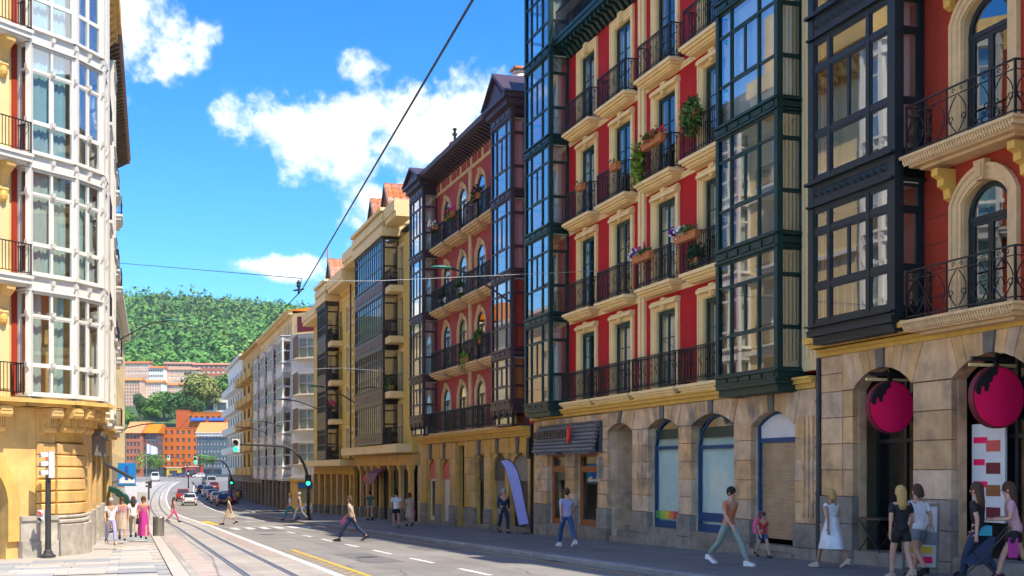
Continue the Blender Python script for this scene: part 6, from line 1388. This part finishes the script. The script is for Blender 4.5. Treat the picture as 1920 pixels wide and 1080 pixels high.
car(road_at(291, 901, 293), RH + math.pi, 'car_white', 'van', 'white van coming towards us on the far left')
for i, (px, m) in enumerate(((327, 'car_blue'), (336, 'car_black'), (345, 'car_blue'), (354, 'car_red'), (363, 'car_black'), (372, 'car_white'))):
    X = (px - CX) / F * 400; car((X, 400, gz(X, 400) - .14), R(90) + R(20), m, 'hatch' if i % 2 else 'sedan', ['blue parked car at the left end of the far row', 'black parked car second in the far row', 'blue parked car third in the far row', 'red parked car in the far row', 'black parked car right of the red one in the far row', 'white parked car at the right end of the far row'][i], 'cars parked in front of the orange block')
for px, m, lab, w, h in ((325, 'yellow_tile', 'yellow kiosk in front of the orange block', 4.5, 3.2), (372, 'red_sign', 'red telephone box sized kiosk at the far plaza', 2.2, 4.2), (360, 'coral', 'pink hoarding at the far plaza', 4.0, 3.6)):
    X = (px - CX) / F * 410; o = empty('kiosk', (X, 410, gz(X, 410) - .2), 0, label=lab, cat='kiosk'); cube('cabin', m, o, -w / 2, w / 2, 0, 2, 0, h); cube('roof', 'far_white', o, -w / 2 - .2, w / 2 + .2, -.2, 2.2, h, h + .2); cube('hatch', 'far_dark', o, -w * .3, w * .3, -.05, .05, h * .4, h * .75)
# ------------------------------------------------------------------ people
for nm, c in dict(skin=(.55, .30, .20), skin_tan=(.42, .21, .13), hair_black=(.015, .012, .010), hair_brown=(.07, .035, .018), hair_blond=(.48, .30, .10), hair_grey=(.35, .34, .33), cl_white=(.72, .71, .70), cl_black=(.014, .014, .017), cl_blue=(.06, .11, .30), cl_denim=(.03, .09, .22), cl_lilac=(.36, .34, .52), cl_pink=(.62, .12, .25), cl_rose=(.60, .30, .34), cl_red=(.50, .05, .05), cl_teal=(.03, .26, .33), cl_navy=(.02, .03, .07), cl_grey=(.20, .21, .22), cl_sage=(.24, .30, .26), cl_green=(.05, .14, .10), cl_beige=(.45, .36, .27), cl_magenta=(.42, .03, .22), cl_orange=(.60, .18, .08)).items(): M_(nm, c, .75, .1, 6)
def skin_ob(name, V, E_, Rr, m, parent, root=0, sub=2):
    me = bpy.data.meshes.new(name); me.from_pydata(V, E_, []); me.materials.append(MATS[m]); o = ob(name, me, parent)
    md = o.modifiers.new('Skin', 'SKIN'); md.use_smooth_shade = True; md.branch_smoothing = .3
    if not me.skin_vertices: return o
    sk = me.skin_vertices[0].data
    for i, r in enumerate(Rr): sk[i].radius = r if isinstance(r, tuple) else (r, r); sk[i].use_root = i == root
    ms = o.modifiers.new('Subdivision', 'SUBSURF'); ms.levels = sub; ms.render_levels = sub
    return o
def person(p, rz, h, label, top='cl_white', bottom='cl_black', hair='hair_brown', style='short', legs='trousers', stride=.5, lean=0.0, skin='skin', arms=.5, sleeve=.5, shoes='cl_black', bag=None, carry=0, group='people walking along the street'):
    o = empty('person', p, rz, label=label, cat='person', group=group); s = h / 1.70; o.scale = (s, s, s)
    st_ = stride; ly = lean
    J = {}; J['pel'] = (0, 0, .93); J['spi'] = (0, .02 + ly * .3, 1.12); J['che'] = (0, .03 + ly, 1.31); J['nek'] = (0, .02 + ly * 1.2, 1.45); J['hl'] = (0, .05 + ly * 1.3, 1.535); J['hd'] = (0, .045 + ly * 1.3, 1.60); J['ht'] = (0, .03 + ly * 1.3, 1.665)
    for k, sx, f in (('l', -1, st_), ('r', 1, -st_)):
        J['hip' + k] = (sx * .095, 0, .88); fy = f * .62
        kn = (sx * .10, fy * .5 + .05, .50 + .01 * abs(f)); an = (sx * .095, fy + (-.06 if f < 0 else 0), .10 + (.10 if f < 0 else 0)); J['kn' + k] = kn; J['an' + k] = an; J['to' + k] = (sx * .105, an[1] + .17, .04 + (.02 if f < 0 else 0))
        J['sh' + k] = (sx * .175, .03 + ly, 1.39); af = -f * arms
        if carry == sx or carry == 2: el = (sx * .24, .05 + ly, 1.12); wr = (sx * .17, .27 + ly, 1.10)
        else: el = (sx * .235, -.02 + af * .28 + ly * .8, 1.12); wr = (sx * .235, .06 + af * .62 + ly * .6, .90)
        J['el' + k] = el; J['wr' + k] = wr
    V = []; E_ = []; Rr = []; idx = {}
    def v(n, c, r): idx[n] = len(V); V.append(c); Rr.append(r); return idx[n]
    def e(a, c): E_.append((idx[a], idx[c]))
    v('pel', J['pel'], (.135, .10)); v('spi', J['spi'], (.115, .09)); v('che', J['che'], (.135, .10)); v('nek', J['nek'], .052); v('hl', J['hl'], (.062, .075)); v('hd', J['hd'], (.078, .092)); v('ht', J['ht'], (.06, .07))
    for a, c in (('pel', 'spi'), ('spi', 'che'), ('che', 'nek'), ('nek', 'hl'), ('hl', 'hd'), ('hd', 'ht')): e(a, c)
    for k in 'lr':
        v('hip' + k, J['hip' + k], .085); v('kn' + k, J['kn' + k], .058); v('an' + k, J['an' + k], .04); v('to' + k, J['to' + k], .03); v('sh' + k, J['sh' + k], .055); v('el' + k, J['el' + k], .04); v('wr' + k, J['wr' + k], .027)
        for a, c in (('pel', 'hip' + k), ('hip' + k, 'kn' + k), ('kn' + k, 'an' + k), ('an' + k, 'to' + k), ('che', 'sh' + k), ('sh' + k, 'el' + k), ('el' + k, 'wr' + k)): e(a, c)
        E0, W0 = Vector(J['el' + k]), Vector(J['wr' + k]); dr = (W0 - E0).normalized(); fw = Vector((0, 1, 0)) - dr * dr.y; fw.normalize(); pm = W0 + dr * .07; v('pa' + k, tuple(pm), (.022, .03)); e('wr' + k, 'pa' + k)
        for q in range(4):
            b0 = pm + dr * .035 + fw * (.027 - .018 * q); L_ = (.062, .07, .065, .05)[q]; sx = -1 if k == 'r' else 1
            v('f%d' % q + k, tuple(b0 + dr * L_ * .5), .0085); v('g%d' % q + k, tuple(b0 + dr * L_ + Vector((sx * .02, 0, 0))), .008); e('pa' + k, 'f%d' % q + k); e('f%d' % q + k, 'g%d' % q + k)
        v('t0' + k, tuple(W0 + dr * .045 + fw * .045), .01); v('t1' + k, tuple(W0 + dr * .085 + fw * .062), .009); e('pa' + k, 't0' + k); e('t0' + k, 't1' + k)
    skin_ob('body', V, E_, Rr, skin, o)
    def chain(name, spec, edges, m, sub=2):
        n = [q[0] for q in spec]; skin_ob(name, [q[1] for q in spec], [(n.index(a), n.index(c)) for a, c in edges], [q[2] for q in spec], m, o, 0, sub)
    lp = lambda a, c, t: tuple(Vector(J[a]).lerp(Vector(J[c]), t))
    sp = [('a', J['spi'], (.138, .112)), ('pel', (0, 0, .98), (.158, .126)), ('hem', (0, 0, .84), (.168, .138)), ('che', J['che'], (.155, .12)), ('nk', (J['nek'][0], J['nek'][1], 1.42), (.075, .065))]; ed = [('a', 'pel'), ('pel', 'hem'), ('a', 'che'), ('che', 'nk')]
    for k in 'lr':
        sp.append(('sh' + k, J['sh' + k], .07)); ed.append(('che', 'sh' + k))
        if sleeve <= .5: sp.append(('sl' + k, lp('sh' + k, 'el' + k, max(.2, sleeve * 1.4)), .058)); ed.append(('sh' + k, 'sl' + k))
        else: sp += [('el' + k, J['el' + k], .052), ('wl' + k, lp('el' + k, 'wr' + k, .85), .04)]; ed += [('sh' + k, 'el' + k), ('el' + k, 'wl' + k)]
    chain('shirt', sp, ed, top)
    if legs in ('trousers', 'shorts'):
        sp = [('pel', (0, 0, .90), (.150, .118)), ('wst', (0, 0, 1.03), (.142, .112))]; ed = [('pel', 'wst')]
        for k in 'lr':
            sp += [('h' + k, J['hip' + k], .105)]; ed += [('pel', 'h' + k)]
            if legs == 'trousers': sp += [('k' + k, J['kn' + k], .076), ('n' + k, lp('kn' + k, 'an' + k, .93), .058)]; ed += [('h' + k, 'k' + k), ('k' + k, 'n' + k)]
            else: sp += [('k' + k, lp('hip' + k, 'kn' + k, .55), .096)]; ed += [('h' + k, 'k' + k)]
        chain(legs, sp, ed, bottom)
    else:
        ln = {'skirt': .45, 'dress': .42, 'long': .12}[legs]; mb = MB(); rings = []
        for z, rx, ry in ((1.12, .135, .112), (.93, .175, .15), (.75, .20, .18 + .1 * abs(stride)), (ln, .235, .2 + .22 * abs(stride))): rings.append([(math.cos(a) * rx * (1 + .05 * math.sin(a * 6)), math.sin(a) * ry * (1 + .05 * math.sin(a * 6)), z) for a in [i * math.pi / 12 for i in range(24)]])
        mb.loft(rings, False); mb.ob('skirt', bottom, o, smooth=True)
    for k in 'lr':
        a, t = Vector(J['an' + k]), Vector(J['to' + k]); mb = MB(); mb.loft([[(x, y, z) for x, y, z in ((a.x - .045, yy, zz), (a.x + .045, yy, zz), (a.x + .04, yy, zz + hh), (a.x - .04, yy, zz + hh))] for yy, zz, hh in ((a.y - .07, a.z - .1, .11), (a.y + .03, a.z - .1, .11), (t.y, t.z - .045, .075), (t.y + .06, t.z - .04, .04))]); mb.ob('shoe', shoes, o)
    hx, hy, hz_ = J['hd']; mb = MB(); mb.sphere((0, hy - .018, hz_ + .03), (.098, .112, .118), 14, 9)
    if style != 'short': 
        L_ = {'long': .36, 'bob': .17, 'tail': .3}[style]; mb.loft([[(math.cos(a) * w, hy - .055 + math.sin(a) * dd - off, hz_ + .05 - t * L_) for a in [i * math.pi / 6 for i in range(12)]] for t, w, dd, off in ((0, .098, .07, 0), (.35, .10, .065, .01), (.7, .095, .055, .035), (1, .06, .03, .05))])
    mb.ob('hair', hair, o, smooth=True)
    mb = MB(); mb.loft([[(-.012, hy + .085, hz_ + .01), (.012, hy + .085, hz_ + .01), (0, hy + .095, hz_ + .012)], [(-.018, hy + .085, hz_ - .035), (.018, hy + .085, hz_ - .035), (0, hy + .122, hz_ - .03)]]); mb.ob('nose', skin, o)
    for sx in (-1, 1): MB().sphere((sx * .032, hy + .086, hz_ + .008), (.013, .008, .008), 6, 4).ob('eye', 'hair_black', o); MB().sphere((sx * .08, hy + .005, hz_ - .01), (.014, .026, .034), 6, 5).ob('ear', skin, o)
    MB().box(-.025, .025, hy + .078, hy + .092, hz_ - .066, hz_ - .056).ob('mouth', 'cl_red', o)
    if bag:
        m, sx, z = bag; w = J['wrl' if sx < 0 else 'wrr']; q = empty('handbag' if z < 1.0 else 'backpack', (0, 0, 0)); bpy.data.objects.remove(q)
        nm = 'handbag' if z < 1 else 'backpack'; c = Vector((w[0], w[1], .72)) if z < 1 else Vector((0, -.2 + ly, 1.22))
        mw = Matrix.Translation(p) @ Matrix.Rotation(rz, 4, 'Z') @ Matrix.Scale(s, 4); loc = mw @ c
        b = empty(nm, tuple(loc), rz, label=('%s %s carried by the %s' % ({'cl_black': 'black', 'cl_pink': 'pink', 'cl_teal': 'teal', 'cl_magenta': 'magenta', 'cl_grey': 'grey', 'cl_beige': 'beige'}[m], nm, ' '.join(label.split(' walking')[0].split(' with ')[0].split(' beside')[0].split(' in front')[0].split(' stepping')[0].split(' by ')[0].split()[:11]))), cat='bag')
        mb = MB(); dx, dy, dz = (.06, .16, .12) if z < 1 else (.15, .09, .2); mb.loft([[(-dx, -dy, -dz), (dx, -dy, -dz), (dx, dy, -dz), (-dx, dy, -dz)], [(-dx * 1.1, -dy, 0), (dx * 1.1, -dy, 0), (dx * 1.1, dy, 0), (-dx * 1.1, dy, 0)], [(-dx * .7, -dy * .8, dz), (dx * .7, -dy * .8, dz), (dx * .7, dy * .8, dz), (-dx * .7, dy * .8, dz)]]); mb.ob('pouch', m, b)
        MB().tube([(0, -.1, dz), (0, -.06, dz + .14), (0, .06, dz + .14), (0, .1, dz)], .012, 5).ob('strap', m, b)
    return o
def spot(px, py, road_=0):
    u = (px - CX) / F; k = (py - HY) / F; d = 1.866 / (k - .0136 + .0166 * u); X = u * d; return (X, d, gz(X, d) - (.124 if road_ else 0) + .01)
UP, DN = STREET_ROT, STREET_ROT + math.pi        # walking away from us, and towards us
person(spot(1690, 1088), UP - .15, 1.74, 'woman with long blond hair in a black top and shorts', 'cl_black', 'cl_black', 'hair_blond', 'long', 'shorts', .3, shoes='cl_beige')
person(spot(1722, 1084), UP + .1, 1.76, 'woman with red-brown hair in a white top beside the blond woman', 'cl_white', 'cl_grey', 'hair_brown', 'bob', 'shorts', -.35, bag=('cl_grey', 1, .7))
person(spot(1560, 1065), UP + .25, 1.68, 'blond woman in a short white dress walking past the drainpipe', 'cl_white', 'cl_white', 'hair_blond', 'bob', 'dress', .55, skin='skin_tan', sleeve=.2, shoes='cl_beige', bag=('cl_black', 1, .7))
person(spot(1430, 1046), DN, 1.12, 'small child in a red top in front of the roller shutter', 'cl_red', 'cl_denim', 'hair_brown', 'bob', 'shorts', .5, bag=('cl_pink', 1, 1.2))
person(spot(1366, 1060), DN + .3, 1.76, 'person in an orange top and pale sage trousers by the blue shop window', 'cl_orange', 'cl_sage', 'hair_black', 'short', 'trousers', .75, lean=.04, shoes='cl_white', bag=('cl_grey', -1, .7))
person(spot(1835, 1098), UP + .5, 1.78, 'woman in black with long brown hair at the right archway', 'cl_black', 'cl_navy', 'hair_brown', 'long', 'trousers', .4, shoes='cl_magenta')
pw = spot(1904, 1098); person(pw, UP + 1.0, 1.78, 'woman in a pale pink top pushing the pushchair at the right edge', 'cl_rose', 'cl_black', 'hair_brown', 'tail', 'shorts', .5, lean=.06, carry=2, shoes='cl_beige')
person(spot(1063, 1026), UP, 1.78, 'man in a light blue shirt and jeans in front of the restaurant', 'cl_lilac', 'cl_denim', 'hair_brown', 'short', 'trousers', .6, shoes='cl_white')
person(spot(944, 1000), DN, 1.80, 'dark clothed man beside the lilac feather flag', 'cl_navy', 'cl_navy', 'hair_grey', 'short', 'trousers', .4, sleeve=1)
person(spot(743, 991), UP, 1.78, 'man in a white shirt and black shorts seen from behind', 'cl_white', 'cl_black', 'hair_black', 'short', 'shorts', .15, shoes='cl_grey')
person(spot(768, 987), UP, 1.66, 'woman with a pink bag beside the man in the white shirt', 'cl_beige', 'cl_beige', 'hair_brown', 'bob', 'skirt', .3, bag=('cl_pink', 1, .7))
person(spot(694, 976), UP, 1.76, 'person in a dark green top by the burgundy canopy', 'cl_green', 'cl_beige', 'hair_black', 'short', 'shorts', .3)
person(spot(660, 1009, 1), UP + 1.1, 1.74, 'person in a beige top stepping across the road near the kerb', 'cl_beige', 'cl_navy', 'hair_brown', 'tail', 'trousers', .8, lean=.05, bag=('cl_pink', 1, .7))
person(spot(545, 976), UP + 1.2, 1.74, 'person in white crossing beside the curved mast', 'cl_white', 'cl_teal', 'hair_blond', 'long', 'trousers', .7)
person(spot(562, 977), UP + 1.2, 1.76, 'person in a grey-blue top next to the foot of the curved mast', 'cl_grey', 'cl_grey', 'hair_grey', 'short', 'trousers', .6)
person(spot(430, 980, 1), UP + 1.4, 1.70, 'person in beige crossing the road at the zebra crossing', 'cl_beige', 'cl_beige', 'hair_brown', 'bob', 'dress', .6)
person(spot(325, 976, 1), UP - 1.5, 1.68, 'person in a rose top walking over the tram rails', 'cl_rose', 'cl_pink', 'hair_brown', 'long', 'trousers', .6)
person(spot(208, 1022), DN + .2, 1.70, 'person in a white top and lilac trousers on the left pavement', 'cl_white', 'cl_lilac', 'hair_grey', 'short', 'trousers', .5, shoes='cl_beige')
person(spot(229, 1013), DN, 1.70, 'person in a rose top behind the lilac trousers on the left pavement', 'cl_rose', 'cl_beige', 'hair_brown', 'bob', 'skirt', .5)
person(spot(250, 1008), UP, 1.72, 'person in brown and white in the middle of the left pavement group', 'cl_white', 'cl_beige', 'hair_brown', 'long', 'trousers', .4)
person(spot(269, 1010), DN, 1.72, 'woman in a bright pink dress nearest the litter bin', 'cl_pink', 'cl_magenta', 'hair_brown', 'bob', 'long', .4, bag=('cl_black', 1, .7))
for px, d, m, lab in ((446, 150, 'yellow_tile', 'distant person in a yellow vest on the right pavement'), (438, 158, 'cl_pink', 'distant person in pink on the right pavement'), (452, 162, 'cl_navy', 'distant dark clothed person by the far shops')):
    X = (px - CX) / F * d; person((X, d, gz(X, d) + .01), UP, 1.74, lab, m, 'cl_black', 'hair_black', 'short', 'trousers', .4)
# pushchair at the right edge
p = FB.xy(26.9, -3.05); p = (pw[0] - .55, pw[1] + .12, gz(pw[0] - .55, pw[1] + .12) + .01)
o = empty('pushchair', p, UP + 1.0, label='dark pushchair with a teal and magenta bag at the right edge', cat='pushchair')
mb = MB()
for s in (-1, 1): mb.tube([(s * .22, .35, .12), (s * .22, -.05, .55), (s * .22, -.45, 1.02)], .014, 6); mb.tube([(s * .22, -.3, .12), (s * .22, .15, .62)], .014, 6)
mb.tube([(-.22, -.45, 1.02), (.22, -.45, 1.02)], .016, 6); mb.ob('frame', 'pole_grey', o)
MB().loft([[(-.2, .1, .35), (.2, .1, .35), (.2, .35, .4), (-.2, .35, .4)], [(-.2, -.1, .4), (.2, -.1, .4), (.2, .3, .45), (-.2, .3, .45)], [(-.19, -.22, .85), (.19, -.22, .85), (.19, -.12, .88), (-.19, -.12, .88)]]).ob('seat', 'cl_navy', o)
MB().loft([[(math.cos(a) * .22, -.15 + .3 * math.sin(a) * k, .86 + .2 * math.sin(b_) ) for a in [i * math.pi / 8 for i in range(9)]] for k, b_ in ((1, .1), (.8, .8), (.3, 1.4))], False, False).ob('hood', 'cl_teal', o)
for s in (-1, 1):
    for y in (.35, -.3): mb = MB(); mb.M = Matrix.Rotation(R(90), 4, 'Y'); mb.lathe([(.07, -.02), (.11, -.02), (.11, .02), (.07, .02)], (0, 0), 14); mb.ob('wheel', 'tyre', o, (s * .24, y, .11))
MB().box(-.16, .16, -.58, -.42, .5, .85).ob('bag', 'cl_magenta', o)
# ------------------------------------------------------------------ the air: faint haze that pales the hill
def haze():
    mt = bpy.data.materials.new('haze'); mt.use_nodes = True; N = mt.node_tree.nodes; N.remove(N['Principled BSDF']); v = N.new('ShaderNodeVolumePrincipled')
    v.inputs['Color'].default_value = (.80, .90, 1, 1); v.inputs['Density'].default_value = .00007; v.inputs['Anisotropy'].default_value = .2
    mt.node_tree.links.new(v.outputs[0], N['Material Output'].inputs['Volume'])
    MB().box(-2700, 2100, -160, 3700, -12, 345).ob('haze', mt, kind='stuff', label='faint summer haze over the street and the hill', cat='haze')
haze()
